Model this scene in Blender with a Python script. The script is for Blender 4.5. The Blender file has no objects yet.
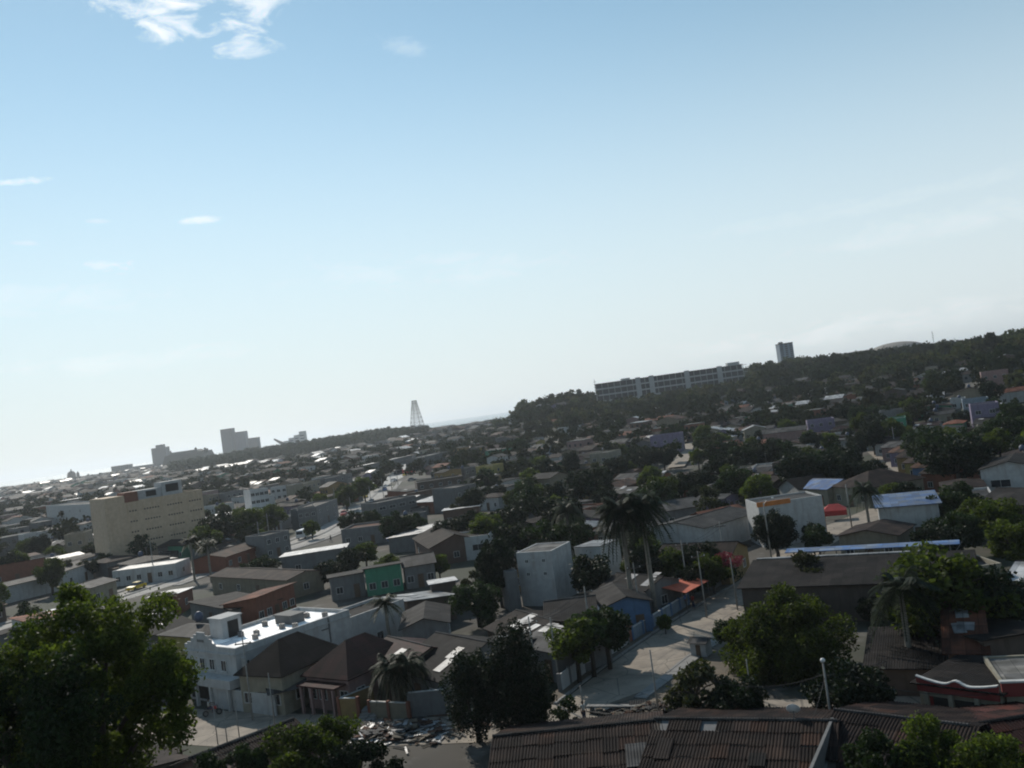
import bpy, bmesh, math, random
import numpy as np
from mathutils import Vector, Matrix
from bpy_extras.object_utils import world_to_camera_view
random.seed(7); rng = np.random.default_rng(11)
R = math.radians
scn = bpy.context.scene
COL = scn.collection

# ------------------------------------------------------------ camera
F = 887.0; EYE = Vector((0, 0, 26.0))
cam_d = bpy.data.cameras.new('camera'); cam = bpy.data.objects.new('camera', cam_d); COL.objects.link(cam)
cam_d.sensor_width = 36; cam_d.lens = 36 * F / 1024; cam_d.clip_end = 90000; cam_d.clip_start = .3
CM = Matrix.Rotation(R(90 + 1.68), 4, 'X') @ Matrix.Rotation(R(-7.85), 4, 'Z')
cam.matrix_world = Matrix.Translation(EYE) @ CM
scn.camera = cam
CR = CM.to_3x3(); CRI = CR.inverted()

def ray(px, py): return (CR @ Vector(((px - 512) / F, -(py - 384) / F, -1))).normalized()
def proj(p):
    q = CRI @ (Vector(p) - EYE)
    if q.z > -.1: return None
    return (512 + F * q.x / -q.z, 384 - F * q.y / -q.z, -q.z)
def PZ(px, py, z=0.0):
    d = ray(px, py); return EYE + d * ((z - EYE.z) / d.z)
def PD(px, py, D):
    d = ray(px, py); return EYE + d * (D / d.y)

# ------------------------------------------------------------ terrain heights
COLS = [(-900, [(250, 0), (600, 1), (1500, 3), (2300, 4), (2600, -6)]),
        (-380, [(250, 0), (600, 1), (1500, 3), (2300, 4), (2600, -6)]),
        (-330, [(400, 0), (900, 2), (1150, 3), (1500, 7), (1800, 6), (2400, 3), (2700, -6)]),
        (-250, [(400, 0), (900, 2), (1120, 3), (1450, 11), (1800, 4), (2400, 3), (2700, -6)]),
        (-140, [(400, 0), (900, 3), (1120, 5), (1400, 14), (1800, 4), (2400, 3), (2700, -6)]),
        (-100, [(300, 0), (600, 2), (900, 4), (1300, 9), (1600, 7), (1900, -6), (2700, -6)]),
        (-30, [(300, 0), (600, 3), (900, 6), (1150, 10), (1400, 7), (1700, -6), (2700, -6)]),
        (-9, [(260, 0), (420, 3), (600, 5), (800, 9), (1000, 9), (1300, 2), (1600, -6), (2700, -6)]),
        (6, [(260, 0), (420, 3), (560, 7), (650, 14), (740, 21), (1000, 19), (1300, 2), (1600, -6), (2700, -6)]),
        (60, [(250, 0), (400, 3), (540, 8), (650, 16), (760, 25), (900, 26), (1300, 6), (1900, -6), (2700, -6)]),
        (92, [(250, 0), (400, 4), (540, 8), (650, 12), (780, 15.5), (1000, 20), (1300, 10), (2300, -6), (2700, -6)]),
        (222, [(250, 0), (400, 4), (550, 9), (650, 13), (780, 16), (1000, 22), (1600, 12), (2300, -6), (2700, -6)]),
        (248, [(250, 0), (400, 4), (550, 10), (650, 17), (780, 26), (1000, 29), (1600, 12), (2300, -6), (2700, -6)]),
        (370, [(250, 0), (350, 4), (450, 9), (600, 17), (800, 24), (1300, 26), (1800, 20), (2700, 10)]),
        (500, [(150, 0), (250, 3), (350, 8), (450, 14), (560, 19), (750, 21), (1300, 22), (2700, 10)]),
        (900, [(150, 0), (250, 4), (350, 10), (450, 17), (560, 23), (750, 26), (1300, 26), (2700, 10)])]
cu = np.array([c[0] for c in COLS], float)
def hz(x, y):
    D = math.hypot(x, y)
    if y <= 1: u = 900 if x > 0 else -900
    else: u = max(-899, min(899, x / y * F))
    i = max(1, min(len(cu) - 1, int(np.searchsorted(cu, u))))
    t = (u - cu[i-1]) / (cu[i] - cu[i-1]); t = max(0, min(1, t)); t = t * t * (3 - 2 * t)
    def cz(c):
        return np.interp(D, [0] + [p[0] for p in c], [0] + [p[1] for p in c])
    z = float((1 - t) * cz(COLS[i-1][1]) + t * cz(COLS[i][1]))
    if D < 50: z += (50 - D) * .44
    if D > 300 and z > 0: z += .6 * math.sin(x * .021 + 1) * math.sin(y * .017)
    return z
def PT(px, py):
    d = ray(px, py); t = 5.0
    while t < 4000:
        p = EYE + d * t
        if p.z < hz(p.x, p.y): break
        t *= 1.01
    return Vector((p.x, p.y, hz(p.x, p.y)))

# ------------------------------------------------------------ materials
MAT = {}
def nodes(name):
    m = bpy.data.materials.new(name); m.use_nodes = True; nt = m.node_tree
    return m, nt, nt.nodes['Principled BSDF']
def N(nt, t, **k):
    n = nt.nodes.new(t)
    for a, b in k.items(): setattr(n, a, b)
    return n
def noise_mix(nt, scale, c1, c2, lo=.35, hi=.65, coord='Object', detail=5, vec=None):
    tc = N(nt, 'ShaderNodeTexCoord'); no = N(nt, 'ShaderNodeTexNoise'); no.inputs['Scale'].default_value = scale
    no.inputs['Detail'].default_value = detail
    nt.links.new(vec if vec else tc.outputs[coord], no.inputs['Vector'])
    mr = N(nt, 'ShaderNodeMapRange'); mr.inputs[1].default_value = lo; mr.inputs[2].default_value = hi
    nt.links.new(no.outputs[0], mr.inputs[0])
    mx = N(nt, 'ShaderNodeMix', data_type='RGBA')
    nt.links.new(mr.outputs[0], mx.inputs[0])
    for s, c in ((6, c1), (7, c2)):
        if isinstance(c, tuple): mx.inputs[s].default_value = (*c, 1)
        else: nt.links.new(c, mx.inputs[s])
    return mx.outputs[2], no
def world_vec(nt):
    g = N(nt, 'ShaderNodeNewGeometry'); return g.outputs['Position']
def wall_mat(name, c, dirt=.72, rough=.85):
    if name in MAT: return MAT[name]
    m, nt, b = nodes(name)
    d = tuple(v * dirt * k for v, k in zip(c, (1, .95, .88)))
    o1, _ = noise_mix(nt, 1.3, c, tuple(v * .85 for v in c), .4, .6, vec=world_vec(nt))
    # rain streaks: noise stretched vertically
    mp = N(nt, 'ShaderNodeMapping'); mp.inputs['Scale'].default_value = (1.1, 1.1, .16)
    nt.links.new(world_vec(nt), mp.inputs[0])
    o2, no = noise_mix(nt, 1.6, o1, d, .52, .74, vec=mp.outputs[0], detail=8)
    nt.links.new(o2, b.inputs['Base Color']); b.inputs['Roughness'].default_value = rough
    MAT[name] = m; return m
def roof_mat(name, c, c2, axis='X', rough=.75, metal=0.0, pitch=5.5, bump=.5):
    key = name + axis
    if key in MAT: return MAT[key]
    m, nt, b = nodes(key)
    o1, _ = noise_mix(nt, .55, c, c2, .4, .62, detail=7)
    oi = N(nt, 'ShaderNodeObjectInfo'); hs = N(nt, 'ShaderNodeHueSaturation')
    mr = N(nt, 'ShaderNodeMapRange'); mr.inputs[3].default_value = .6; mr.inputs[4].default_value = 1.45
    nt.links.new(oi.outputs['Random'], mr.inputs[0]); nt.links.new(mr.outputs[0], hs.inputs['Value'])
    # sheet-to-sheet tone
    tc = N(nt, 'ShaderNodeTexCoord'); br = N(nt, 'ShaderNodeTexBrick')
    br.inputs['Scale'].default_value = 1.0; br.inputs['Brick Width'].default_value = 1.05; br.inputs['Row Height'].default_value = 1.7
    br.offset = 0; br.inputs['Color1'].default_value = (.62, .62, .64, 1); br.inputs['Color2'].default_value = (1.35, 1.28, 1.22, 1)
    br.inputs['Mortar'].default_value = (.45, .45, .45, 1); br.inputs['Mortar Size'].default_value = .022
    sp = N(nt, 'ShaderNodeSeparateXYZ'); cb = N(nt, 'ShaderNodeCombineXYZ'); nt.links.new(tc.outputs['Object'], sp.inputs[0])
    a, q = ('X', 'Y') if axis == 'X' else ('Y', 'X')
    nt.links.new(sp.outputs[a], cb.inputs['X']); nt.links.new(sp.outputs[q], cb.inputs['Y']); nt.links.new(cb.outputs[0], br.inputs['Vector'])
    mu = N(nt, 'ShaderNodeMix', data_type='RGBA', blend_type='MULTIPLY'); mu.inputs[0].default_value = 1
    nt.links.new(o1, mu.inputs[6]); nt.links.new(br.outputs[0], mu.inputs[7])
    nt.links.new(mu.outputs[2], hs.inputs['Color']); nt.links.new(hs.outputs[0], b.inputs['Base Color'])
    b.inputs['Roughness'].default_value = rough; b.inputs['Metallic'].default_value = metal; b.inputs['Specular IOR Level'].default_value = .08 if rough >= .7 else .3
    wv = N(nt, 'ShaderNodeTexWave', bands_direction=axis); wv.inputs['Scale'].default_value = pitch * .3
    nt.links.new(tc.outputs['Object'], wv.inputs[0])
    bp = N(nt, 'ShaderNodeBump'); bp.inputs['Strength'].default_value = bump; bp.inputs['Distance'].default_value = .04
    nt.links.new(wv.outputs[1], bp.inputs['Height']); nt.links.new(bp.outputs[0], b.inputs['Normal'])
    MAT[key] = m; return m
def plain(name, c, rough=.6, metal=0.0, var=.7):
    if name in MAT: return MAT[name]
    m, nt, b = nodes(name)
    o, _ = noise_mix(nt, 2.5, c, tuple(v * var for v in c), .4, .65, detail=6)
    nt.links.new(o, b.inputs['Base Color']); b.inputs['Roughness'].default_value = rough; b.inputs['Metallic'].default_value = metal
    MAT[name] = m; return m
def leaf_mat(name, c, c2, scale=.5, trans=.4, world=False, rough=.6, spec=.12):
    m, nt, b = nodes(name)
    vec = world_vec(nt)
    oi = N(nt, 'ShaderNodeObjectInfo')
    o1, _ = noise_mix(nt, scale, c, c2, .35, .65, vec=vec, detail=3)
    g = N(nt, 'ShaderNodeNewGeometry'); hs = N(nt, 'ShaderNodeHueSaturation')
    mr = N(nt, 'ShaderNodeMapRange'); mr.inputs[3].default_value = .6; mr.inputs[4].default_value = 1.35
    nt.links.new(g.outputs['Random Per Island'], mr.inputs[0])
    m2 = N(nt, 'ShaderNodeMapRange'); m2.inputs[3].default_value = .75; m2.inputs[4].default_value = 1.25
    nt.links.new(oi.outputs['Random'], m2.inputs[0])
    mm = N(nt, 'ShaderNodeMath', operation='MULTIPLY'); nt.links.new(mr.outputs[0], mm.inputs[0]); nt.links.new(m2.outputs[0], mm.inputs[1])
    nt.links.new(mm.outputs[0], hs.inputs['Value']); nt.links.new(o1, hs.inputs['Color'])
    nt.links.new(hs.outputs[0], b.inputs['Base Color']); b.inputs['Roughness'].default_value = rough
    b.inputs['Specular IOR Level'].default_value = spec
    tr = N(nt, 'ShaderNodeBsdfTranslucent'); mx = N(nt, 'ShaderNodeMixShader'); mx.inputs[0].default_value = trans
    h2 = N(nt, 'ShaderNodeMix', data_type='RGBA', blend_type='MULTIPLY'); h2.inputs[0].default_value = 1
    h2.inputs[7].default_value = (1.25, 1.35, .5, 1); nt.links.new(hs.outputs[0], h2.inputs[6]); nt.links.new(h2.outputs[2], tr.inputs[0])
    out = nt.nodes['Material Output']
    nt.links.new(b.outputs[0], mx.inputs[1]); nt.links.new(tr.outputs[0], mx.inputs[2]); nt.links.new(mx.outputs[0], out.inputs[0])
    MAT[name] = m; return m

WALLS = {k_: tuple(c_ * .56 for c_ in v_) for k_, v_ in {'cream': (.42, .38, .29), 'white': (.70, .70, .69), 'grey': (.26, .26, .26), 'beige': (.34, .29, .21), 'pale blue': (.30, .38, .46),
         'pink': (.42, .27, .25), 'mint green': (.08, .36, .22), 'brick': (.20, .12, .09), 'ochre': (.40, .27, .11), 'brown': (.15, .11, .09),
         'blue': (.14, .26, .46), 'terracotta': (.34, .13, .08), 'lilac': (.32, .27, .40), 'yellow': (.55, .45, .14), 'concrete': (.22, .22, .22), 'red': (.33, .05, .045)}.items()}
def W(c): return wall_mat('wall_' + c.replace(' ', '_'), WALLS[c])
ROOFS = {'dark grey': ((.027, .026, .026), (.014, .013, .013), .8, 0), 'brown': ((.034, .025, .022), (.017, .013, .013), .8, 0),
         'rusty': ((.075, .04, .028), (.033, .024, .021), .75, 0), 'grey': ((.060, .060, .061), (.030, .030, .030), .7, 0),
         'pale zinc': ((.34, .35, .36), (.16, .16, .16), .5, .2), 'clay': ((.17, .07, .045), (.08, .04, .03), .8, 0),
         'blue': ((.04, .10, .24), (.10, .13, .18), .6, 0), 'sooty': ((.015, .0135, .0135), (.008, .0075, .0075), .85, 0), 'maroon': ((.034, .014, .014), (.02, .011, .011), .7, 0), 'white': ((.8, .81, .81), (.68, .68, .68), .6, 0),
         'concrete': ((.15, .15, .145), (.08, .08, .075), .9, 0)}
def RM(c, axis='X'):
    a = ROOFS[c]; return roof_mat('roof_' + c.replace(' ', '_'), a[0], a[1], axis, a[2], a[3], bump=.1 if c in ('concrete', 'white') else .5)
GLASS = plain('window_glass', (.02, .024, .03), .25); DARK = plain('dark_opening', (.015, .014, .013), .8)
TRIM = plain('trim_white', (.5, .5, .48), .7); WOOD = plain('door_wood', (.10, .06, .035), .6); METAL = plain('grey_metal', (.18, .18, .18), .5, .5)
CONC = plain('concrete_pole', (.26, .25, .23), .85); BARK = plain('bark', (.045, .036, .028), .9); BLACK = plain('black_rubber', (.02, .02, .02), .7)
SOFFIT = plain('timber_dark', (.05, .04, .03), .8)
LF = {'bright green': leaf_mat('leaf_bright', (.074, .094, .024), (.034, .050, .015), trans=.5),
      'mid green': leaf_mat('leaf_mid', (.026, .044, .015), (.016, .028, .012), trans=.28),
      'dark green': leaf_mat('leaf_dark', (.015, .025, .012), (.010, .017, .010), trans=.2),
      'olive': leaf_mat('leaf_olive', (.042, .046, .024), (.024, .028, .016), trans=.3)}
PALM = leaf_mat('palm_frond', (.032, .046, .022), (.018, .028, .016), trans=.25)
FOREST = leaf_mat('forest_leaf', (.026, .036, .018), (.036, .036, .023), scale=.022, trans=.12, rough=1, spec=0)
FLOWER = plain('bougainvillea', (.36, .03, .05), .6)

# ------------------------------------------------------------ mesh helpers
class MB:
    def __init__(s): s.v = []; s.f = []; s.m = []
    def add(s, vs, fs, mi=0):
        o = len(s.v); s.v += [tuple(p) for p in vs]; s.f += [tuple(i + o for i in f) for f in fs]; s.m += [mi] * len(fs); return s
    def box(s, x0, x1, y0, y1, z0, z1, mi=0, M=None):
        vs = [(x, y, z) for z in (z0, z1) for x, y in ((x0, y0), (x1, y0), (x1, y1), (x0, y1))]
        if M: vs = [M @ Vector(p) for p in vs]
        return s.add(vs, [(3, 2, 1, 0), (4, 5, 6, 7), (0, 1, 5, 4), (1, 2, 6, 5), (2, 3, 7, 6), (3, 0, 4, 7)], mi)
    def prism(s, prof, a0, a1, axis='X', mi=0):
        """profile in (other, z) extruded along axis"""
        n = len(prof)
        P = (lambda a, q, z: (a, q, z)) if axis == 'X' else (lambda a, q, z: (q, a, z))
        vs = [P(a0, q, z) for q, z in prof] + [P(a1, q, z) for q, z in prof]
        fs = [tuple(range(n))[::-1], tuple(range(n, 2 * n))] + [(i, (i + 1) % n, n + (i + 1) % n, n + i) for i in range(n)]
        return s.add(vs, fs, mi)
    def poly(s, pts, z0, z1, mi=0):
        n = len(pts); vs = [(x, y, z0) for x, y in pts] + [(x, y, z1) for x, y in pts]
        return s.add(vs, [tuple(range(n))[::-1], tuple(range(n, 2 * n))] + [(i, (i + 1) % n, n + (i + 1) % n, n + i) for i in range(n)], mi)
    def tube(s, pts, r0, r1=None, n=7, mi=0, cap=True):
        r1 = r0 if r1 is None else r1; o = len(s.v); k = len(pts); pts = [Vector(p) for p in pts]
        for j, p in enumerate(pts):
            d = (pts[min(j + 1, k - 1)] - pts[max(j - 1, 0)]).normalized()
            a = d.cross(Vector((0, 0, 1)) if abs(d.z) < .9 else Vector((1, 0, 0))).normalized(); b = d.cross(a)
            r = r0 + (r1 - r0) * j / max(1, k - 1)
            for i in range(n):
                t = 2 * math.pi * i / n; s.v.append(tuple(p + a * (r * math.cos(t)) + b * (r * math.sin(t))))
        for j in range(k - 1):
            for i in range(n):
                s.f.append((o + j*n + i, o + j*n + (i+1) % n, o + (j+1)*n + (i+1) % n, o + (j+1)*n + i)); s.m.append(mi)
        if cap:
            s.f.append(tuple(o + i for i in range(n))[::-1]); s.m.append(mi)
            s.f.append(tuple(o + (k-1)*n + i for i in range(n))); s.m.append(mi)
        return s
    def lathe(s, prof, n=16, c=(0, 0, 0), mi=0):
        o = len(s.v); k = len(prof)
        for r, z in prof:
            for i in range(n):
                t = 2 * math.pi * i / n; s.v.append((c[0] + r * math.cos(t), c[1] + r * math.sin(t), c[2] + z))
        for j in range(k - 1):
            for i in range(n):
                s.f.append((o + j*n + i, o + j*n + (i+1) % n, o + (j+1)*n + (i+1) % n, o + (j+1)*n + i)); s.m.append(mi)
        return s
    def mesh(s, name, mats, smooth=False):
        me = bpy.data.meshes.new(name); me.from_pydata(s.v, [], s.f)
        for m in (mats if isinstance(mats, (list, tuple)) else [mats]): me.materials.append(m)
        me.polygons.foreach_set('material_index', s.m)
        if smooth: me.polygons.foreach_set('use_smooth', [True] * len(s.f))
        bm = bmesh.new(); bm.from_mesh(me); bmesh.ops.recalc_face_normals(bm, faces=bm.faces); bm.to_mesh(me); bm.free()
        return me
    def build(s, name, mats, parent=None, smooth=False, loc=None, rz=0):
        return link(name, s.mesh(name, mats, smooth), parent, loc, rz)
def link(name, me, parent=None, loc=None, rz=0):
    o = bpy.data.objects.new(name, me); COL.objects.link(o)
    if parent: o.parent = parent
    if loc is not None: o.location = loc
    o.rotation_euler.z = rz
    return o
THINGS = []
USED = {}
def tag(o, label=None, cat=None, group=None, kind=None, auto=None):
    if label: o['label'] = label
    if cat: o['category'] = cat
    if group: o['group'] = group
    if kind: o['kind'] = kind
    if cat: THINGS.append((o, auto))
    return o
def empty(name, loc, rz=0, label=None, cat=None, group=None, auto=None):
    o = bpy.data.objects.new(name, None); COL.objects.link(o); o.location = loc; o.rotation_euler.z = rz; o.empty_display_size = .3
    return tag(o, label, cat, group, auto=auto)
def quads(name, V, mat, mi=None, mats=None):
    """V: (n,4,3) array -> mesh of separate quads"""
    n = len(V); me = bpy.data.meshes.new(name)
    me.vertices.add(n * 4); me.vertices.foreach_set('co', V.reshape(-1).astype(np.float32))
    me.loops.add(n * 4); me.loops.foreach_set('vertex_index', np.arange(n * 4, dtype=np.int32))
    me.polygons.add(n); me.polygons.foreach_set('loop_start', np.arange(0, n * 4, 4, dtype=np.int32)); me.polygons.foreach_set('loop_total', np.full(n, 4, np.int32))
    for m in (mats or [mat]): me.materials.append(m)
    if mi is not None: me.polygons.foreach_set('material_index', mi.astype(np.int32))
    me.update(calc_edges=True); me.validate()
    return me
def leaf_quads(C, size, g, up=.35, asp=.55):
    """random leaf shaped quads (diamond) at centres C"""
    n = len(C); d = g.normal(size=(n, 3)); d[:, 2] += up * 0; d /= np.linalg.norm(d, axis=1)[:, None]
    e = g.normal(size=(n, 3)); e = np.cross(d, e); e /= np.linalg.norm(e, axis=1)[:, None]
    s = size * g.uniform(.6, 1.3, n)[:, None]
    return np.stack([C - d * s, C - e * s * asp + d * s * .1, C + d * s, C + e * s * asp - d * s * .05], axis=1)
def crown_points(g, n, rx, ry, rz_, cz, lobes, lr, shell=.75, flat=0):
    P = []
    L = []
    for i in range(lobes):
        while True:
            q = g.uniform(-1, 1, 3)
            if np.dot(q, q) < 1 and q[2] > -.85: break
        q = q / max(.35, np.linalg.norm(q)) * g.uniform(.45, .9)
        r = lr * g.uniform(.6, 1.25)
        L.append((q * np.array([rx, ry, rz_]) * (1 - lr * .35), r))
    w = np.array([l[1] ** 2 for l in L]); w /= w.sum()
    idx = g.choice(lobes, n, p=w)
    cen = np.array([l[0] for l in L])[idx]; rad = np.array([l[1] for l in L])[idx]
    d = g.normal(size=(n, 3)); d /= np.linalg.norm(d, axis=1)[:, None]
    rr = rad * (1 - (1 - shell) * g.random(n) ** .6 * 1.6) * g.uniform(.82, 1.15, n)
    fill = g.random(n) < .28; rr[fill] *= g.random(fill.sum()) ** .4; stray = g.random(n) < .07; rr[stray] *= g.uniform(1.1, 1.45, stray.sum())
    P = cen + d * rr[:, None] * np.array([rx, ry, rz_]) * 1.0
    P[:, 2] += cz
    return P, cen
def make_crown(seed, n, size, rx, ry, rz_, cz, lobes, lr, mat, name='crown'):
    g = np.random.default_rng(seed); P, L = crown_points(g, n, rx, ry, rz_, cz, lobes, lr)
    return quads(name, leaf_quads(P, size, g), mat), L
def trunk_mesh(seed, h, r, spread, top):
    rr = random.Random(seed); m = MB()
    lean = (rr.uniform(-.06, .06) * h, rr.uniform(-.06, .06) * h)
    fk = h * .55
    m.tube([(0, 0, -2), (lean[0]*.3, lean[1]*.3, fk*.5), (lean[0], lean[1], fk)], r, r * .7, 8)
    for k in range(6):
        a = k * 1.05 + rr.uniform(-.3, .3); s = spread * rr.uniform(.45, .8)
        e = (lean[0] + math.cos(a) * s, lean[1] + math.sin(a) * s, top * rr.uniform(.7, .95))
        mid = (lean[0] + math.cos(a) * s * .45, lean[1] + math.sin(a) * s * .45, fk + (e[2] - fk) * .55)
        m.tube([(lean[0], lean[1], fk * .92), mid, e], r * .5, r * .12, 6, cap=False)
    return m.mesh('trunk', BARK, True)

# tree templates : crown mesh, trunk mesh, unit dims (height, radius)
TT = {}
def template(kind, seed, n, size, h, rad, rzf, lobes, lr, leaf):
    cr_h = h * rzf; cz = h - cr_h
    cm, _ = make_crown(seed, n, size, rad, rad * .92, cr_h, cz, lobes, lr, LF[leaf])
    TT.setdefault(kind, []).append((cm, trunk_mesh(seed, h, .035 * h, rad * .8, h * .85), h, rad, leaf))
for s in range(3):
    template('broad', 20 + s, 7000, .24, 7.5, 4.4, .43, 46, .27, ['mid green', 'bright green', 'dark green'][s])
for s in range(3):
    template('round', 40 + s, 6000, .2, 6.5, 3.0, .42, 34, .34, ['dark green', 'mid green', 'bright green'][s])
for s in range(2):
    template('loose', 60 + s, 2200, .22, 6.0, 3.2, .42, 24, .28, ['olive', 'mid green'][s])
def tree(x, y, kind, var, h, name='broadleaf_tree', label=None, group=None, z=None, wide=1.0, auto=None):
    cm, tm, th, tr, leaf = TT[kind][var % len(TT[kind])]
    t = empty(name, (x, y, hz(x, y) if z is None else z), random.uniform(0, 6.28), label, 'tree', group, auto)
    s = h / th; t.scale = (s * wide, s * wide, s)
    link('crown', cm, t); link('trunk', tm, t)
    return t
def frond_quads(g, length, droop, a, n, el, w=.10):
    """one feather frond: pinnae on both sides of an arching rachis, plus rachis itself"""
    Q = []; ca, sa = math.cos(a), math.sin(a); prev = None
    for i in range(n):
        t = (i + .5) / n; r = length * (t * math.cos(el) * (1 - .25 * t * droop)); z = length * (math.sin(el) * t - droop * t * t)
        p = np.array([ca * r, sa * r, z])
        pl = length * .24 * math.sin(math.pi * min(1, t * .9 + .12)) + .1
        for sd in (-1, 1):
            tip = p + np.array([-sa * sd * pl * .8 + ca * pl * .5, ca * sd * pl * .8 + sa * pl * .5, -pl * g.uniform(.15, .45)])
            wv = np.array([ca, sa, 0]) * w * length / 4
            Q.append([p - wv * .3, p + wv * .7, tip + wv * .15, tip - wv * .1])
        if prev is not None:
            wv = np.array([-sa, ca, 0]) * .03 * length / 4
            Q.append([prev - wv, prev + wv, p + wv, p - wv])
        prev = p
    return Q
def palm_mesh(seed, nf, length, droop):
    g = np.random.default_rng(seed); Q = []
    for k in range(nf):
        Q += frond_quads(g, length * g.uniform(.8, 1.1), droop * g.uniform(.7, 1.3), k * 2.4, 26, g.uniform(-.6, 1.25), .15)
    return quads('fronds', np.array(Q), PALM)
PM = [palm_mesh(1, 48, 3.4, .6), palm_mesh(2, 36, 2.8, .5), palm_mesh(3, 90, 3.4, .75)]
def palm(x, y, h, var=0, s=1.0, lean=(0, 0), label=None, name='palm_tree', group=None, z=None, shaft=True):
    t = empty(name, (x, y, hz(x, y) if z is None else z), random.uniform(0, 6), label, 'palm tree', group)
    m = MB(); m.tube([(0, 0, -.6), (lean[0]*.2, lean[1]*.2, h*.3), (lean[0]*.6, lean[1]*.6, h*.7), (lean[0], lean[1], h)], .26 * s, .17 * s, 9)
    tr = m.build('trunk', plain('palm_bark', (.20, .18, .15), .9), t, True)
    if shaft: MB().tube([(lean[0], lean[1], h - .05), (lean[0], lean[1], h + .55 * s)], .2 * s, .1 * s, 8).build('crownshaft', PALM, t, True)
    f = link('fronds', PM[var], t, (lean[0], lean[1], h + .3 * s)); f.scale = (s, s, s)
    return t

# ------------------------------------------------------------ occupancy
OCC = []
def occ(x, y, r): OCC.append((x, y, r))
def free(x, y, r):
    for a, b, c in OCC:
        if (a - x) ** 2 + (b - y) ** 2 < (c + r) ** 2: return False
    return True

# ------------------------------------------------------------ house builder
WM = {}
HERO = []
for path_, hw_, hh_ in ((((120, 598), (150, 588), (195, 573), (240, 559), (288, 547), (326, 533), (350, 516), (366, 503), (379, 491), (386, 484)), 6, 5), (((388, 484), (392, 472), (410, 470), (425, 476), (408, 482)), 7, 4), (((575, 700), (610, 680), (640, 660), (680, 640), (710, 620), (735, 600)), 12, 9), (((548, 432), (559, 448)), 3, 4), (((687, 447), (683, 460), (676, 468)), 4, 4), (((930, 490), (905, 470), (875, 450)), 7, 5), (((190, 728), (270, 728)), 12, 8), (((345, 728), (440, 728)), 12, 8)):
    for (xa, ya), (xb, yb) in zip(path_, path_[1:]):
        k_ = max(1, int(abs(xb - xa) / hw_ / 1.5))
        for i_ in range(k_ + 1):
            x_, y_ = xa + (xb - xa) * i_ / k_, ya + (yb - ya) * i_ / k_; HERO.append((x_ - hw_, x_ + hw_, y_ - hh_, y_ + hh_, proj(PT(x_, y_))[2] - 3))
def srect(cs, z0, z1):
    P = [proj((x, y, z)) for x, y in cs for z in (z0, z1)]
    if any(p is None for p in P): return None
    return (min(p[0] for p in P), max(p[0] for p in P), min(p[1] for p in P), max(p[1] for p in P), sum(p[2] for p in P) / len(P))
def hides_hero(cs, z0, z1, tol=.22):
    r = srect(cs, z0, z1)
    if r is None: return False
    for q in HERO:
        if r[4] > q[4] - 1: continue
        w, h = q[1] - q[0], q[3] - q[2]
        ox = min(r[1], q[1]) - max(r[0], q[0]); oy = min(r[3], q[3]) - max(r[2], q[2])
        if ox > w * tol * .6 and oy > h * tol: return True
    return False
def window_meshes(w, h, kind):
    k = (round(w, 2), round(h, 2), kind)
    if k not in WM:
        m = MB(); e = .07
        m.box(-w/2, w/2, -.07, .02, 0, e).box(-w/2, w/2, -.07, .02, h - e, h).box(-w/2, -w/2 + e, -.07, .02, e, h - e).box(w/2 - e, w/2, -.07, .02, e, h - e)
        if kind == 'window': m.box(-.025, .025, -.06, .02, e, h - e)
        fm = m.mesh(kind, TRIM if kind == 'window' else WOOD)
        m = MB(); m.box(-w/2 + e + .002, w/2 - e - .002, -.03, .015, e + .002, h - e - .002)
        WM[k] = (fm, m.mesh('pane' if kind == 'window' else 'door_leaf', GLASS if kind == 'window' else WOOD))
    return WM[k]
def opening(root, face, x, z, w, h, W_, D_, kind='window', sub=True):
    fm, pm = window_meshes(w, h, kind)
    if face == 'front': loc, rz = (x, 0, z), 0
    elif face == 'right': loc, rz = (W_/2, x, z), math.pi/2
    elif face == 'left': loc, rz = (-W_/2, x, z), -math.pi/2
    else: loc, rz = (x, D_, z), math.pi
    o = link(kind, fm, root, loc, rz)
    if sub: link('pane' if kind == 'window' else 'door_leaf', pm, o)
    else: pass
    return o
def roof_prof(D_, h, s, o, t=.09):
    r = s * D_ / 2
    return [(-o, h - o * s + .01), (D_/2, h + r + .01), (D_ + o, h - o * s + .01), (D_ + o, h - o * s + t), (D_/2, h + r + t + .01), (-o, h - o * s + t)]
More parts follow.
